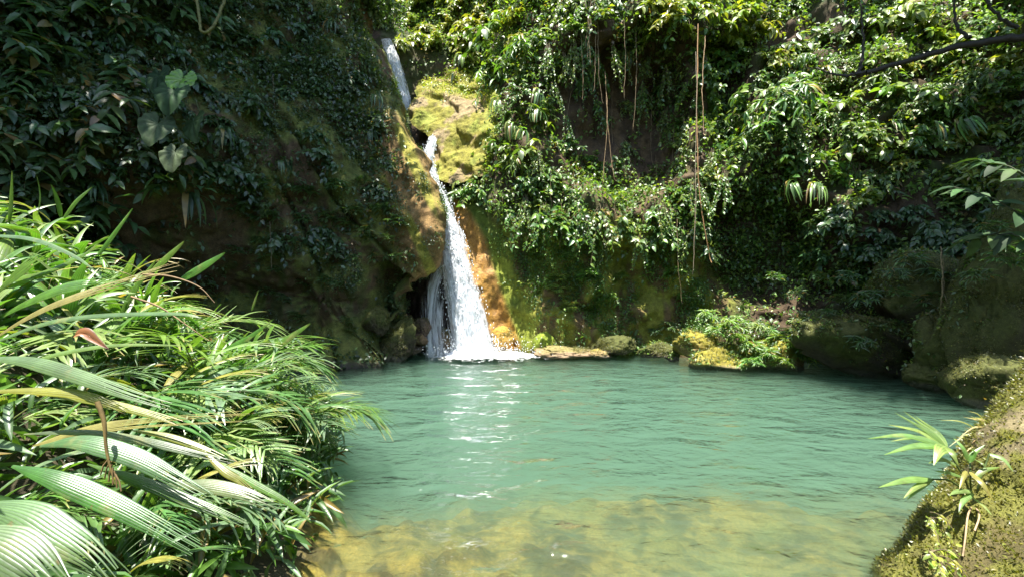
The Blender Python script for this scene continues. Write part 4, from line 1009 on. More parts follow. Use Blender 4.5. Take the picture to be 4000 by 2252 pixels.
# ------------------------------------------------------------------ palm blades
def blade_mesh(path, w, pleats, n0, seed, tint, tear=0.0, tipc=None, depth=0.16, point=True, n=18, spread=0.0, arch=0.25, stalk=0.0):
    """a pleated blade: one folded strip for every pleat, so that the tip can tear"""
    r = np.random.default_rng(seed); mb = MB()
    tint = np.asarray(tint, float); tipc = tint * np.array([1.15, 1.05, 0.9]) if tipc is None else np.asarray(tipc, float)
    Q = catmull(np.asarray(path, float), 90)
    tg = nrm(np.gradient(Q, axis=0)); sd = nrm(np.cross(tg, np.asarray(n0, float))); up = np.cross(sd, tg)
    seg = w / pleats
    for p in range(pleats):
        c0 = -0.5 + p / pleats; cols = [c0, c0 + 0.5 / pleats, c0 + 1.0 / pleats]
        end = 1.0 - (tear * (0.25 + 0.75 * abs(float(fbm(np.array([[p * 0.55, seed * 0.37, 0.5]]), 2, 5)[0])) * 2 + 0.35 * r.random() ** 3) if tear else 0.0)
        t = np.linspace(stalk, end, n); k = t * 89; i = np.minimum(k.astype(int), 88); f = (k - i)[:, None]
        B = Q[i] * (1 - f) + Q[i + 1] * f; S_ = sd[i]; U_ = up[i]
        u = (t - stalk) / (1 - stalk)
        if point: wd = np.clip(np.sin(np.pi * np.clip(0.03 + 0.97 * u, 0, 1) ** 0.62), 0.02, 1) ** 0.8
        else: wd = np.clip((u / 0.35), 0.06, 1) ** 0.7 * (1 - 0.5 * sstep(0.45, 1.0, u))
        fan = spread * (p - (pleats - 1) / 2) / pleats * sstep(0.55, 1.0, u)
        V = []; jz = 0.0; cm = c0 + 0.5 / pleats; gapf = 1.0; js = 0.0
        if not point:
            e = sstep(0.5, 1.0, u); gapf = 1 - 0.55 * e; jz = r.normal(0, 0.22) * w * e ** 1.5; js = r.normal(0, 0.10) * e ** 1.5
        for q, c in enumerate(cols):
            c = cm + (c - cm) * gapf + js
            z = (depth * seg * (1 if q == 1 else -0.2)) * np.clip(wd, 0.25, 1) - arch * w * (2 * c) ** 2 * 0.5 * wd
            V.append(B + S_ * ((c * wd + fan) * w)[:, None] + U_ * (z + jz)[:, None])
        V = np.stack(V, 1)
        cc = tint * r.uniform(0.85, 1.15)
        T = cc[None] + (tipc - cc)[None] * sstep(0.7, 1.0, u)[:, None]
        T = np.repeat(T[:, None], 3, 1); T[:, 1] *= 1.2; T[:, 0] *= 0.62
        i3 = np.arange(n - 1)[:, None] * 3
        F = np.concatenate([np.concatenate([i3 + a, i3 + a + 1, i3 + a + 4, i3 + a + 3], 1) for a in (0, 1)])
        mb.add(V.reshape(-1, 3), F, T.reshape(-1, 3))
    if stalk > 0:
        m = int(stalk * 89) + 2
        v, f = tube(Q[:m:2], max(0.004, w * 0.05), 4); mb.add(v, f, tint * 0.8)
    return mb.build('blade', M_PALM, False)

def arc(L, e0, e1, n=8, side=0.0):
    """a path rising from the origin towards +y, elevation going from e0 to e1"""
    t = np.linspace(0, 1, n); e = e0 + (e1 - e0) * t ** 1.2
    d = np.stack([side * t, np.cos(e), np.sin(e)], -1) * (L / (n - 1))
    return np.concatenate([[[0, 0, 0]], np.cumsum(d, 0)[:-1]])
def pinnate_mesh(seed, L, e0, e1, pairs, ll, w, tint, tip):
    r = np.random.default_rng(seed); mb = MB()
    Q = catmull(arc(L, e0, e1), 60); tg = nrm(np.gradient(Q, axis=0))
    v, f = tube(Q[::4], np.linspace(0.008, 0.002, len(Q[::4])), 4); mb.add(v, f, np.array([0.16, 0.19, 0.05]))
    for i in range(pairs):
        u = 0.22 + 0.78 * i / (pairs - 1); k = int(u * 59)
        for s in (-1, 1):
            ln = ll * (1 - 0.55 * abs(u - 0.5) ** 1.2 * 1.6) * r.uniform(0.85, 1.1)
            d = nrm(tg[k] * 0.95 + np.array([s * 0.75, 0, 0.15]) + r.normal(0, 0.2, 3))
            t = np.linspace(0, 1, 7)
            path = Q[k] + d[None] * (t * ln)[:, None] + np.array([0, 0, -0.34])[None] * (t ** 1.8 * ln)[:, None]
            V, F = ribbon(path, w * r.uniform(0.8, 1.15), r, np.array([0, 0.1, 1]))
            c = np.asarray(tint) * r.uniform(0.75, 1.25)
            T = c[None] + (np.asarray(tip) - c)[None] * (sstep(0.75, 1, t))[:, None] * (r.random() < 0.35)
            mb.add(V, F, np.repeat(T, 3, 0))
    return mb.build('pinnate_frond', M_PALM)
G1 = np.array([0.115, 0.22, 0.04]); G2 = np.array([0.085, 0.175, 0.045]); G3 = np.array([0.17, 0.26, 0.08]); GB = np.array([0.14, 0.22, 0.11]); YG = np.array([0.26, 0.26, 0.055]); DRY = np.array([0.42, 0.34, 0.15]); BRN = np.array([0.20, 0.13, 0.06])
FR = {}
for k in range(4): FR['curl', k] = blade_mesh(arc(0.62, 1.35, -1.2 + 0.25 * k, 9, 0.1 * (k - 1.5)), 0.118, 6, (0, -1, 0.55), 600 + k, (G1, G3, G2, G1)[k], 0.0, depth=0.10, stalk=0.12)
for k in range(3): FR['spear', k] = blade_mesh(arc(0.68, 1.25, 0.75 - 0.3 * k), 0.085, 6, (0, -1, 0.6), 610 + k, (G1, G3, G2)[k], 0.05, depth=0.16, stalk=0.1)
for k in range(4): FR['long', k] = blade_mesh(arc(1.25, 0.95, -0.75 + 0.15 * k, 9, 0.1 * (k - 1.5)), 0.10, 8, (0, -0.6, 0.9), 620 + k, (G2, GB, G3, YG)[k], 0.18, (G2, GB, YG, DRY)[k], point=False, stalk=0.15, spread=0.5)
for k in range(4): FR['pin', k] = pinnate_mesh(630 + k, 1.15, 0.75, -0.25 - 0.15 * k, 19, 0.52, 0.030, (G1, GB, G3, G2)[k], DRY)
for k in range(2): FR['thin', k] = blade_mesh(arc(0.9, 1.2, -0.9, 9, 0.2 - 0.4 * k), 0.028, 2, (0, -1, 0.5), 640 + k, (YG, G3)[k], 0.0, DRY, stalk=0.05)

rf = np.random.default_rng(88)
def frond(kind, root, az, scale, lean=0.0):
    k = rf.integers(0, sum(1 for q in FR if q[0] == kind))
    return link('frond', FR[kind, int(k)], root, rf.normal(0, 0.04, 3), (lean + rf.normal(0, 0.12), rf.normal(0, 0.15), az), scale)
def bz(x, y): return float(bed_z(np.array([x]), np.array([y]))[0])
def clump(label, group, x, y, kinds, n, scale, az0, azs, zoff=0.0, lean=0.0):
    root = thing('palm', label, 'palm', group, (x, y, max(bz(x, y), -0.05) + zoff))
    for i in range(n):
        frond(kinds[rf.integers(0, len(kinds))], root, az0 + rf.normal(0, azs), scale * rf.uniform(0.7, 1.15), lean)
    return root
# azimuth 0 points the frond to +y; -pi/2 to +x (over the water); pi towards the camera
def shore_x(y): return -1.45 - 0.16 * (y - 3.0) - 0.05 * (y - 3) ** 2
NP_ = 0
for (y, dx, kinds, n, sc, az, asd) in [
    (4.6, 0.25, ['pin', 'long', 'long'], 13, 1.0, -1.75, 0.6), (5.3, 0.3, ['pin', 'long', 'spear'], 14, 1.0, -1.6, 0.7), (4.0, 0.35, ['long', 'pin', 'spear'], 13, 0.95, -1.9, 0.6),
    (5.9, 0.55, ['pin', 'spear', 'curl'], 13, 0.95, -1.6, 0.8), (3.5, 0.4, ['long', 'pin'], 11, 0.85, -2.0, 0.6), (6.4, 0.8, ['pin', 'spear', 'thin'], 12, 0.9, -1.6, 0.8)]:
    clump('feathery palm leaning out over the pool from the left bank', 'feathery palms along the left bank', shore_x(y) - dx - 0.5, y, kinds, n, sc * 0.92, az, asd * 0.9, 0.12)
for (y, dx, kinds, n, sc) in [
    (4.2, 1.1, ['pin', 'long', 'spear'], 14, 0.9), (5.0, 1.2, ['spear', 'pin', 'curl'], 14, 0.9), (5.7, 1.5, ['spear', 'curl', 'pin'], 14, 0.9), (3.4, 1.1, ['long', 'pin'], 12, 0.8), (4.6, 1.9, ['curl', 'spear', 'thin', 'pin'], 15, 0.9), (3.8, 1.8, ['long', 'curl', 'pin'], 13, 0.85), (6.4, 1.9, ['curl', 'spear'], 13, 0.9), (5.4, 2.3, ['curl', 'spear', 'thin'], 15, 0.9)]:
    clump('bushy palm in the middle of the sunlit left bank thicket', 'palms in the middle of the left thicket', shore_x(y) - dx - 0.2, y, kinds, n + 3, sc * 1.15, -1.5, 1.3, 0.2)
for (y, dx) in [(4.4, 2.7), (5.2, 3.0), (6.0, 2.8), (4.9, 3.6), (5.8, 3.7), (4.0, 2.5), (6.6, 3.3), (5.3, 4.3), (6.4, 4.4), (4.5, 3.2), (3.4, 1.8), (3.1, 2.3), (3.7, 2.9), (3.9, 3.5), (4.4, 4.0), (4.8, 2.4), (5.6, 2.2), (3.6, 2.2), (4.2, 2.0)]:
    clump('young palm with broad curling leaves high on the sunlit left bank', 'young palms high on the left bank', shore_x(y) - dx, y, ['curl', 'curl', 'curl', 'spear', 'thin'], 14, 1.18, -1.3, 2.2, 0.16)
for (x, y, n) in [(-2.5, 1.9, 14), (-3.1, 2.5, 14), (-2.2, 2.5, 13), (-2.9, 1.5, 12), (-2.35, 3.1, 13), (-1.95, 2.1, 10), (-2.0, 2.9, 10)]:
    clump('low palm filling the gaps beneath the big pleated blades', 'low palms under the big blades', x, y, ['long', 'long', 'pin', 'thin', 'spear'], n, 0.62, -1.6, 1.0, 0.0)
# the big arching blades nearest the camera, each one traced at its own distance
HERO = thing('palm', 'large arching palm leaning in from the lower left edge, nearest the camera', 'palm', None, (-2.6, 1.6, 0.6))
HERO2 = thing('palm', 'tall palm with long pleated yellowing blades at the left edge', 'palm', None, (-3.6, 2.6, 0.9))
def hero(root, pts, wpx, pleats, tint, tear=0.12, tip=None, point=False, n0=(0.05, -0.75, 0.75), spread=0.3, depth=0.15, arch=0.25):
    W_ = [H(*p) for p in pts]; d = np.mean([p[2] for p in pts]); w = 0.85 * wpx * K / FOC * d
    base = Vector(root.location); tint = np.asarray(tint) * np.array([0.72, 0.80, 0.66])
    me = blade_mesh([np.array(q) - np.array(base) for q in W_], w, pleats, n0, int(pts[0][1] * 7 + pts[-1][0]), tint, tear, tip, depth, point, 22, spread * 0.35, arch)
    return link('frond', me, root)
hero(HERO2, [(-60, 880, 2.9), (60, 800, 2.75), (167, 750, 2.6), (333, 698, 2.5), (465, 662, 2.45)], 42, 7, DRY * 0.9, 0.1, DRY)
hero(HERO2, [(-60, 830, 3.2), (60, 760, 3.0), (150, 722, 2.9), (250, 702, 2.85), (345, 655, 2.8)], 58, 8, G1, 0.1)
hero(HERO2, [(-40, 770, 3.3), (30, 690, 3.2), (80, 650, 3.2), (130, 620, 3.2)], 70, 8, G1, 0.15)
hero(HERO2, [(-40, 870, 2.7), (100, 815, 2.6), (233, 793, 2.5), (433, 787, 2.4), (520, 800, 2.4)], 22, 4, GB, 0.1, point=True)
hero(HERO2, [(60, 915, 2.4), (160, 885, 2.4), (300, 866, 2.4), (483, 868, 2.4)], 18, 4, G3, 0.1, point=True)
hero(HERO2, [(0, 700, 3.4), (90, 690, 3.3), (200, 645, 3.3), (260, 600, 3.3)], 30, 5, G1, 0.1, point=True)
hero(HERO2, [(-30, 590, 3.4), (80, 600, 3.3), (180, 640, 3.2), (240, 680, 3.1)], 16, 3, GB, 0.05, point=True)
hero(HERO, [(-60, 900, 2.0), (60, 905, 1.95), (180, 938, 1.9), (330, 992, 1.85), (465, 1033, 1.85)], 44, 7, GB, 0.15)
hero(HERO, [(-60, 985, 1.9), (80, 980, 1.9), (200, 990, 1.9), (290, 1020, 1.9), (340, 1045, 1.9)], 30, 5, YG, 0.25, DRY)
hero(HERO, [(80, 1120, 2.2), (200, 1085, 2.15), (334, 1062, 2.15), (628, 1043, 2.1)], 40, 8, DRY, 0.03, DRY, spread=0.5, depth=0.35)
hero(HERO, [(60, 1090, 2.0), (200, 1085, 2.0), (367, 1108, 1.95), (500, 1140, 1.95), (605, 1165, 1.95)], 26, 5, np.array([0.15, 0.19, 0.13]), 0.1)
hero(HERO, [(100, 1120, 1.85), (200, 1108, 1.8), (334, 1145, 1.8), (450, 1205, 1.8), (552, 1262, 1.8)], 56, 9, GB, 0.10, spread=0.2)
hero(HERO, [(30, 1170, 1.65), (130, 1200, 1.6), (267, 1258, 1.6), (400, 1325, 1.6), (545, 1405, 1.6)], 62, 9, G2 * 1.1, 0.14, spread=0.3)
hero(HERO, [(220, 1165, 1.9), (330, 1200, 1.85), (460, 1252, 1.85), (560, 1290, 1.85), (670, 1340, 1.85)], 34, 6, G2, 0.2, spread=0.5)
hero(HERO, [(-80, 1270, 1.15), (40, 1290, 1.12), (130, 1345, 1.1), (225, 1405, 1.1), (300, 1480, 1.1)], 110, 11, GB * 1.05, 0.1, spread=0.2)
hero(HERO, [(-100, 1330, 1.0), (0, 1370, 0.98), (90, 1430, 0.97), (170, 1500, 0.97)], 130, 12, GB, 0.1)
hero(HERO, [(420, 1215, 2.3), (520, 1218, 2.3), (620, 1240, 2.3), (710, 1280, 2.3)], 42, 8, np.array([0.17, 0.21, 0.11]), 0.2, spread=0.4)
hero(HERO, [(500, 1120, 2.4), (560, 1180, 2.35), (600, 1205, 2.35), (636, 1235, 2.35)], 22, 4, YG * 1.1, 0.1, DRY)
hero(HERO, [(560, 1170, 2.5), (640, 1215, 2.5), (720, 1260, 2.5), (795, 1320, 2.5)], 22, 4, G1, 0.1, point=True)
hero(HERO, [(150, 1000, 2.0), (260, 1010, 2.0), (380, 1040, 2.0), (480, 1075, 2.0)], 26, 5, YG, 0.3, DRY, spread=0.5)
hero(HERO, [(330, 1080, 2.05), (420, 1095, 2.05), (520, 1130, 2.05), (640, 1190, 2.05)], 22, 4, YG * 0.9, 0.3, DRY, spread=0.6)
for (a, b, c, w) in [((245, 640), (290, 580), (335, 522), 30), ((380, 680), (425, 640), (464, 606), 34), ((455, 700), (515, 665), (568, 634), 34), ((632, 780), (642, 750), (651, 727), 12), ((672, 885), (730, 845), (782, 811), 26), ((300, 790), (340, 720), (395, 650), 36), ((560, 880), (620, 850), (690, 800), 22), ((150, 545), (140, 500), (128, 462), 34), ((160, 545), (190, 505), (232, 470), 30), ((20, 560), (25, 500), (30, 428), 34), ((95, 540), (100, 490), (92, 438), 12), ((290, 800), (320, 870), (350, 920), 24)]:
    hero(HERO2, [(a[0], a[1], 3.9), (b[0], b[1], 3.85), (c[0], c[1], 3.8)], w, 6, G1 if w > 20 else G3, 0.02, point=True, depth=0.22, n0=(-0.3, -0.85, 0.4))
# dry hanging stalk, twig and curled dead leaf
mb = MB(); v, f = tube(catmull(np.array([H(245, 1008, 1.75), H(262, 1060, 1.75), H(268, 1130, 1.75), H(288, 1215, 1.75)]), 16), np.array([9, 10, 9, 9, 8, 8, 7, 7, 6, 6, 6, 5, 5, 4, 3, 2]) * 0.001, 6); mb.add(v, f, np.array([0.24, 0.17, 0.06]))
for q in range(6):
    a = H(275 + 3 * q, 1150 + 8 * q, 1.75); v, f = tube(np.array([a, a + np.array([0.008 * (q - 3), 0, -0.03]), a + np.array([0.012 * (q - 3), 0, -0.07])]), 0.003, 4); mb.add(v, f, BRN * 1.3)
tag(link('dry_stalk', mb.build('stalk', M_BARK, True)), 'dry brown stalk hanging down across the large pleated palm blades', 'stalk')
mb = MB(); v, f = tube(catmull(np.array([H(330, 745, 2.5), H(400, 770, 2.5), H(460, 810, 2.5), H(525, 855, 2.5)]), 20), np.linspace(0.007, 0.002, 20), 5); mb.add(v, f, BRN)
tag(link('twig', mb.build('twig', M_BARK, True)), 'thin brown twig lying slantwise over the palm leaves', 'twig')
mb = MB(); v, f = tube(catmull(np.array([H(360, 690, 2.6), H(430, 695, 2.6), H(500, 720, 2.6), H(540, 760, 2.6)]), 20), np.linspace(0.008, 0.002, 20), 5); mb.add(v, f, BRN * 0.8)
tag(link('twig', mb.build('twig', M_BARK, True)), 'dark curved dry leaf stem arching over the palm thicket', 'twig')
me = blade_mesh([H(190, 845, 2.3), H(215, 838, 2.3), H(240, 855, 2.3), H(275, 878, 2.3)], 0.055, 2, (0.2, -0.7, 0.7), 5, (0.26, 0.10, 0.055), 0.0, (0.10, 0.04, 0.03), depth=0.5, point=True, arch=-0.8)
tag(link('dead_leaf', me), 'curled reddish-brown dead leaf lying on the palm thicket', 'leaf')
# leaf litter and low shoots under the palms
rs = np.random.default_rng(99); mb = MB(); n = 6500
yy = 1.0 + 6.5 * rs.random(n) ** 1.4; xx = shore_x(yy) - rs.random(n) * 4.6 - 0.05
zz_ = np.maximum(bed_z(xx, yy), 0.0) + np.abs(rs.normal(0, 0.16, n))
LL = rs.uniform(0.10, 0.34, n)
bake(mb, LANCE, np.stack([xx, yy, zz_], -1), rs.normal(0, 1, (n, 3)) + np.array([0.3, -0.2, 0.5]), np.array([0, -0.3, 1])[None] + rs.normal(0, .3, (n, 3)), LL, LL * 0.17, tints(rs, n, np.array([G1, G2, GB, G2 * 0.8]), 0.09))
stuff('undergrowth', mb.build('undergrowth', M_LEAF), 'tangled low shoots and leaf litter under the bank palms', 'undergrowth')

rm = np.random.default_rng(171); k = 34000
wm = np.where(n_.ravel() < 0.40, 1.0, 0.45); wm /= wm.sum()
im = rm.choice(len(wm), k, p=wm); mp_ = pb.reshape(-1, 3)[im] + rm.normal(0, 0.012, (k, 3)); mn_ = nb_.reshape(-1, 3)[im]
mb = MB(); LL = rm.uniform(0.012, 0.034, k)
bake(mb, OV4, mp_, mn_ + rm.normal(0, 0.6, (k, 3)), rm.normal(0, 1, (k, 3)), LL, LL * 0.5, np.array([0.175, 0.175, 0.026])[None] * rm.uniform(0.3, 1.3, (k, 1)) * np.stack([np.ones(k), rm.uniform(0.85, 1.15, k), np.ones(k)], -1))
stuff('moss', mb.build('moss', M_LEAF), 'olive-gold moss carpeting the near right boulder', 'moss')
# ------------------------------------------------------------------ plants on the near boulder
def R8(x, y, d): return H(1717 + x * 0.334, 966 + y * 0.334, d)
sd0 = R8(2190, 900, 3.25)
SEED = thing('palm_seedling', 'young palm with slender arching leaves on the near right boulder', 'palm', None, tuple(sd0))
def part_blade(root, name, pts, w, pl, tint, **kw):
    return link(name, blade_mesh([np.asarray(p) - np.array(root.location) for p in pts], w, pl, kw.pop('n0', (-0.1, -0.7, 0.8)), int(abs(pts[-1][0]) * 999), tint, **kw), root)
A = R8(1985, 465, 3.1); B = R8(1880, 712, 3.1)
SG = np.array([0.17, 0.27, 0.07])
for (mid, tip, w) in [((1650, 378, 3.05), (1395, 405, 3.0), .035), ((1720, 465, 3.0), (1517, 527, 2.95), .040), ((1760, 395, 3.1), (1567, 425, 3.1), .030), ((1760, 340, 3.15), (1548, 300, 3.15), .034), ((1820, 330, 3.15), (1597, 208, 3.2), .042), ((1850, 330, 3.2), (1665, 198, 3.25), .042), ((1900, 340, 3.2), (1745, 232, 3.25), .044), ((1935, 500, 2.95), (1892, 605, 2.9), .060), ((2040, 520, 2.98), (2080, 605, 2.95), .045)]:
    part_blade(SEED, 'leaf', [A, (A + R8(*mid)) / 2 + np.array([0, 0, 0.01]), R8(*mid), R8(*tip)], w * 1.35, 5, SG * rf.uniform(0.85, 1.15), depth=0.12)
for (mid, tip, w) in [((1700, 715, 3.0), (1475, 772, 2.95), .036), ((1760, 770, 3.0), (1663, 855, 2.95), .026), ((1770, 790, 3.05), (1690, 866, 3.0), .022)]:
    part_blade(SEED, 'leaf', [B, R8(*mid), R8(*tip)], w * 1.35, 5, SG * 1.1, depth=0.12)
for (a, b, c, w, col) in [((2170, 655, 3.1), (2260, 740, 3.0), (2342, 872, 2.95), .045, YG), ((2310, 520, 3.2), (2420, 560, 3.15), (2492, 655, 3.1), .036, G3), ((2165, 575, 3.2), (2130, 530, 3.2), (2108, 478, 3.2), .035, G1), ((2165, 575, 3.2), (2190, 520, 3.2), (2280, 450, 3.2), .035, G1), ((2170, 580, 3.15), (2200, 510, 3.15), (2170, 480, 3.15), .03, G1), ((2140, 650, 3.1), (2120, 690, 3.05), (2085, 785, 3.0), .03, YG), ((2200, 560, 3.2), (2260, 590, 3.1), (2300, 640, 3.1), .025, G3), ((2060, 600, 3.1), (1960, 560, 3.05), (1850, 590, 3.0), .035, SG), ((2100, 690, 3.1), (2000, 660, 3.05), (1900, 650, 3.0), .03, SG), ((2180, 800, 3.1), (2080, 800, 3.0), (2010, 830, 2.95), .035, G3), ((2190, 820, 3.1), (2120, 870, 3.0), (2080, 960, 2.95), .035, G3), ((2170, 600, 3.2), (2120, 480, 3.2), (2040, 400, 3.25), .04, SG), ((2200, 700, 3.1), (2280, 640, 3.1), (2390, 620, 3.1), .035, G1), ((2190, 850, 3.1), (2260, 900, 3.0), (2330, 980, 2.9), .03, G3)]:
    part_blade(SEED, 'leaf', [R8(*a), R8(*b), R8(*c)], w, 5, col, depth=0.12)
for pts in ([sd0, R8(2130, 720, 3.2), R8(2060, 600, 3.12), A], [sd0, R8(2120, 800, 3.2), R8(2010, 720, 3.12), B], [sd0, R8(2170, 760, 3.2), R8(2168, 650, 3.15), R8(2165, 575, 3.2)], [sd0, R8(2240, 720, 3.2), R8(2290, 580, 3.2), R8(2310, 520, 3.2)]):
    mb = MB(); v, f = tube(catmull(np.array(pts), 14) - np.array(SEED.location), 0.006, 5); mb.add(v, f, np.array([0.07, 0.11, 0.03])); link('stalk', mb.build('stalk', M_BARK, True), SEED)
for pts in ([sd0, R8(2150, 980, 3.0), R8(2130, 1150, 2.9), R8(2110, 1290, 2.85)], [sd0, R8(2235, 980, 3.0), R8(2200, 1100, 2.9)]):
    mb = MB(); v, f = tube(catmull(np.array(pts), 14) - np.array(SEED.location), 0.006, 5); mb.add(v, f, np.array([0.34, 0.24, 0.14])); link('root', mb.build('root', M_BARK, True), SEED)
HERB = [proto_shrub(700 + k, 9, 0.2, 7, 0.05, 0.5, pal=YPAL * 1.1) for k in range(2)]
def herb(label, loc, sc, k=0):
    root = thing('herb', label, 'plant', None, tuple(loc), (0, 0, pi + 0.3), sc)
    link('foliage', HERB[k][0], root); link('stems', HERB[k][1], root); return root
herb('small light green herb low on the near boulder below the young palm', R8(1880, 1290, 2.75), 1.0, 0)
herb('little herb with tiny leaves on the shelf rock left of the young palm', R8(1880, 1020, 2.9), 0.7, 1)
herb('tiny leafy sprig at the bottom of the near boulder beside the water', R8(1960, 1370, 2.6), 0.8, 1)
herb('small leafy sprig on the upper rim of the near boulder', R8(2330, 210, 3.9), 0.8, 1)
GT = thing('grass_tuft', 'yellowing grass tuft on the rim of the near boulder', 'grass tuft', None, tuple(R8(2330, 370, 3.6)))
for i in range(16):
    L_ = rf.uniform(0.18, 0.36); a = rf.uniform(-1.2, 0.9)
    tip = np.array([-cos(a) * L_, rf.normal(0, 0.06), sin(a) * L_ * 0.8])
    link('blade', blade_mesh([np.zeros(3), tip * 0.5 + np.array([0, 0, 0.04]), tip], 0.014, 2, (0, -0.7, 0.7), i, YG if i % 3 else DRY, n=8), GT, tuple(rf.normal(0, 0.03, 3)))

# ------------------------------------------------------------------ heart-leaved climber on the left cliff
def heart_mesh(seed, tint, ragged=0.0, mat=None):
    r = np.random.default_rng(seed); na, nr2 = 49, 9
    a = np.linspace(-pi, pi, na)
    # outline: notch at the top (a = +-pi), tip at the bottom (a = 0), y downwards along the midrib
    R_ = 0.5 * (1 + 0.12 * np.cos(a)) + 0.20 * np.exp(-(a / 0.42) ** 2) - 0.46 * np.exp(-((np.abs(a) - pi) / 0.30) ** 2) + ragged * 0.10 * np.abs(fbm(np.stack([a * 2.2, a * 0 + seed, a * 0], -1), 2, seed))  * -1
    R_ = np.maximum(R_, 0.03)
    q = np.linspace(0, 1, nr2)
    X_ = np.sin(a)[None] * R_[None] * q[:, None]; Y_ = np.cos(a)[None] * R_[None] * q[:, None]
    vein = np.abs(np.sin(a * 5.5))[None] * 0.055 * q[:, None] + 0.05 * fbm(np.stack([X_ * 3, Y_ * 3, X_ * 0 + seed], -1), 2, seed)
    Z_ = -0.22 * (X_ ** 2) + vein - 0.5 * np.clip(Y_, 0, 1) ** 2 + 0.10 * np.abs(X_)
    V = np.stack([X_, -Y_, Z_], -1)
    T = np.tile(np.asarray(tint), (nr2, na, 1)) * (0.8 + 0.5 * np.abs(np.sin(a * 5.5)) ** 0.5)[None, :, None]
    return mesh('heart_leaf', V.reshape(-1, 3), [gridfaces(nr2, na)[:, ::-1]], T.reshape(-1, 3), mat, True)
ce, cn = spot('left', 180, 110)
EAR = thing('elephant_ear', 'climbing plant with huge heart-shaped leaves on the shaded left cliff', 'plant', None, tuple(ce))
def ear(x, y, wpx, d, tint, yaw, pitch, roll, label=None, ragged=0.3):
    if label is None: tint = tuple(np.array(tint) * np.array([0.36, 0.48, 0.34])); wpx *= 1.08  # shade on these leaves is put into a darker tint
    c = H(x, y, d); s = wpx * K / FOC * d / 0.95
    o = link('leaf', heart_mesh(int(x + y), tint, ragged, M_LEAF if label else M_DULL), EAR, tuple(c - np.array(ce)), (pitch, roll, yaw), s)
    if label: o['label'] = label
    mb = MB(); inv = o.matrix_basis.inverted()
    st = np.array(inv @ Vector(tuple((H(x, y - 60, d + 1.3) - np.array(ce)))))
    v, f = tube(catmull(np.array([[0, 0.05, -0.01], [0, 0.3, -0.15], st]), 10), 0.016, 5); mb.add(v, f, np.array([0.07, 0.10, 0.03]))
    link('stalk', mb.build('stalk', M_BARK, True), o)
PT = math.radians(62)
ear(458, 196, 66, 8.4, (0.12, 0.26, 0.03), 0.1, PT, 0.15, 'bright green leaf catching the sun', 0.0)  # brighter tint stands for direct sun on this leaf
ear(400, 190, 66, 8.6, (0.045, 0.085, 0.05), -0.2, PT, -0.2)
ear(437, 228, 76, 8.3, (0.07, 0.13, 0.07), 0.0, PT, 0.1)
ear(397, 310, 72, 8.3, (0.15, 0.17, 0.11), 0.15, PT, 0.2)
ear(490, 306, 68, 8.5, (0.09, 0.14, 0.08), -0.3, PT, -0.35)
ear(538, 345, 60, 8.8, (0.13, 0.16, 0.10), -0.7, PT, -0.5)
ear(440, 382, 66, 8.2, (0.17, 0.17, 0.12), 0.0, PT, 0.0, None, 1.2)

# ------------------------------------------------------------------ trees of the right side and the canopy above
def limb(root, name, pts, r0, r1, tint, n=30):
    mb = MB(); q = catmull(np.array(pts), n) - np.array(root.location)
    r = np.random.default_rng(int(abs(pts[0][0]) * 100)); q[1:-1] += r.normal(0, 0.012, (n - 2, 3))
    v, f = tube(q, np.linspace(r0, r1, n), 7); mb.add(v, f, np.array(tint)); return link(name, mb.build(name, M_BARK, True), root)
BK = (0.035, 0.028, 0.02)
def crown_mesh(seed, n, rad, L, pal):
    r = np.random.default_rng(seed); mb = MB()
    k = 26; cc = nrm(r.normal(0, 1, (k, 3))) * (r.random((k, 1)) ** 0.4) * np.array(rad)
    ci = r.integers(0, k, n); p = cc[ci] + r.normal(0, 0.26, (n, 3)) * np.array(rad) * 0.75
    LL = L * r.uniform(0.6, 1.3, n)
    bake(mb, OV12, p, r.normal(0, 1, (n, 3)) + np.array([0, 0, -0.4]), np.array([0, 0, 1])[None] + r.normal(0, .35, (n, 3)), LL, LL * 0.48, tints(r, n, pal))
    return mb.build('crown', M_LEAF)
CROWN = [crown_mesh(800, 4600, (2.6, 2.4, 1.3), 0.34, DPAL), crown_mesh(801, 5200, (2.3, 2.6, 1.2), 0.32, PAL)]
def tree(label, base, top, r0, k, cpos, branches, scale=1.0, group=None):
    root = thing('tree', label, 'tree', group, tuple(base))
    base = np.array(base); top = np.array(top)
    limb(root, 'trunk', [base, base * 0.55 + top * 0.45 + np.array([0, 0, 0.22]), top], r0, r0 * 0.5, BK)
    for b in branches: limb(root, 'branch', b, r0 * 0.45, r0 * 0.15, BK)
    link('crown', CROWN[k], root, tuple(np.array(cpos) - base), (0, 0, k * 1.3), scale)
    return root
tree('dark slanting tree whose trunk crosses the top right corner', H(2720, 90, 8.2), H(2180, 182, 9.6), 0.09, 1, (10.6, 7.6, 10.2),
     [[H(2180, 180, 9.6), H(2120, 190, 9.9), H(2050, 170, 10.2)], [H(2440, 96, 9.1), H(2405, 60, 9.2), H(2400, -60, 9.3)], [H(2560, 70, 8.8), H(2500, 30, 8.8), H(2450, -60, 8.8)], [H(2160, 190, 9.8), H(2172, 120, 9.8), H(2165, 10, 9.8)]], 1.0)
tree('tall tree rising out of view above the shaded left cliff', (-9.8, 11.0, 9.5), (-7.0, 8.2, 14.0), 0.2, 0, (-6.6, 8.6, 14.6), [[np.array([-7.6, 8.8, 13]), np.array([-6.5, 8.0, 14]), np.array([-5.5, 7.5, 14.5])]], 1.05)
tree('second tree leaning over the far left of the cliff', (-12.5, 8.5, 9.0), (-10.6, 6.6, 13.4), 0.18, 0, (-10.2, 7.2, 13.8), [], 1.1)
tree('tree on the rim above the middle of the left cliff', (-8.5, 13.0, 11.0), (-7.2, 10.6, 14.6), 0.18, 0, (-6.6, 11.0, 15.2), [], 0.95)
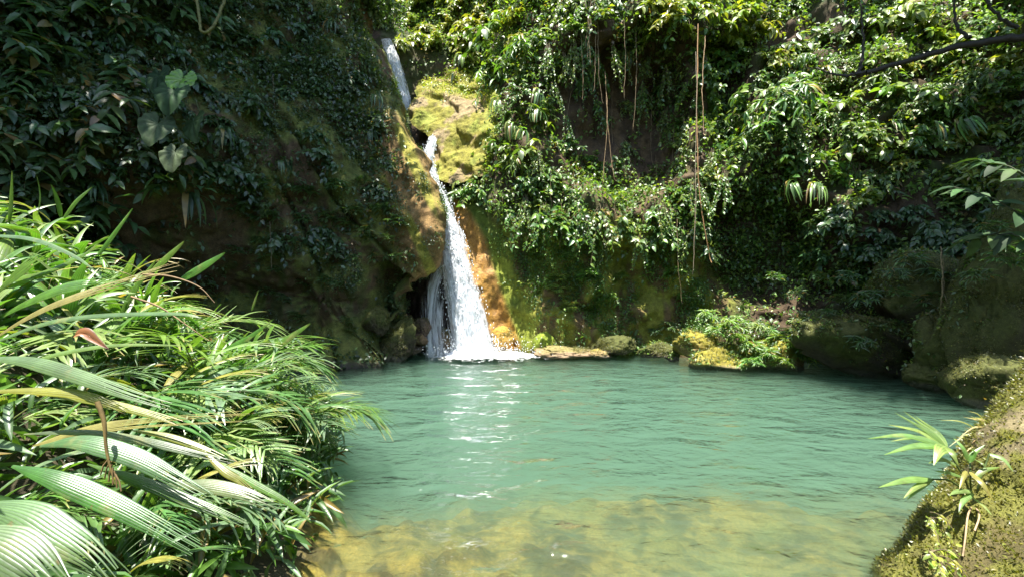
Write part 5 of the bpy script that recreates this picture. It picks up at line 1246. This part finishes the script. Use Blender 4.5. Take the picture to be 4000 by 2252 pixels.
tree('small tree leaning over the head of the upper waterfall', (-7.0, 15.5, 10.5), (-5.6, 14.9, 12.2), 0.1, 0, (-5.3, 14.7, 12.3), [], 0.5)
tree('tree standing on the rim above the shaded boulders on the right', (12.0, 7.5, 7.5), (9.0, 6.8, 11.0), 0.18, 1, (8.7, 5.6, 11.4), [], 1.0)
tree('tree leaning out over the shaded slab at the right of the pool', (11.5, 9.5, 7.5), (8.9, 7.2, 10.6), 0.16, 1, (8.2, 7.4, 11.0), [], 0.85)
rb = np.random.default_rng(909); mb = MB(); nq = 130  # leaf mass out of view, added to hold sky fill off the cliffs
ang = rb.uniform(math.radians(168), math.radians(372), nq); rad_ = rb.uniform(8.0, 12.0, nq)
cq = np.stack([np.cos(ang) * rad_, np.sin(ang) * rad_ * 0.9 - 0.5, rb.uniform(0.5, 11.0, nq)], -1)
cq = cq[(cq[:, 1] < 0.5) | (np.abs(cq[:, 0]) > 8.5)]
ci = rb.integers(0, len(cq), 15000); pq = cq[ci] + rb.normal(0, 0.62, (15000, 3)); LL = rb.uniform(0.3, 0.6, 15000)
bake(mb, OV4, pq, rb.normal(0, 1, (15000, 3)) + np.array([0, 0, -0.4]), np.array([0, 0, 1])[None] + rb.normal(0, .4, (15000, 3)), LL, LL * 0.5, tints(rb, 15000, DPAL))
stuff('unseen_forest', mb.build('unseen_forest', M_LEAF), 'unseen leaf mass behind the viewpoint, added to cut sky light', 'unseen_forest')
# near sapling with big dull leaves at the right edge
SAP = thing('sapling', 'sapling with large dull green leaves reaching in from the right edge', 'sapling', None, tuple(H(2700, 620, 5.0)))
def lv(name, root, c, d, up, L, w, tint):
    mb = MB(); bake(mb, OV12, np.array([c]) - np.array(root.location), np.array([d]), np.array([up]), L, w, np.array([tint])); return link(name, mb.build(name, M_DULL), root)
rl = np.random.default_rng(123)
for stem in ([(2700, 620, 5.0), (2600, 560, 5.0), (2500, 500, 5.2), (2400, 470, 5.4)], [(2700, 560, 4.8), (2620, 470, 4.9), (2540, 420, 5.0), (2470, 400, 5.2)], [(2700, 640, 4.9), (2600, 600, 5.0), (2520, 590, 5.2), (2440, 600, 5.4)]):
    pts = [H(*p) for p in stem]; limb(SAP, 'stem', pts, 0.014, 0.004, (0.05, 0.06, 0.025), 16)
    q = catmull(np.array(pts), 14)
    for i in range(3, 14):
        s = 1 if i % 2 else -1; tg = q[i] - q[i - 1]
        lv('leaf', SAP, q[i], nrm(tg) * 0.6 + np.array([0, s * 0.5, s * 0.25 - 0.25]) + rl.normal(0, .25, 3), np.array([-0.2, -0.5, 0.8]) + rl.normal(0, .2, 3), rl.uniform(0.20, 0.32), rl.uniform(0.10, 0.15), DPAL[rl.integers(0, 4)] * rl.uniform(0.5, 1.0))  # leaf tint lowered in place of crown shade
single_out()
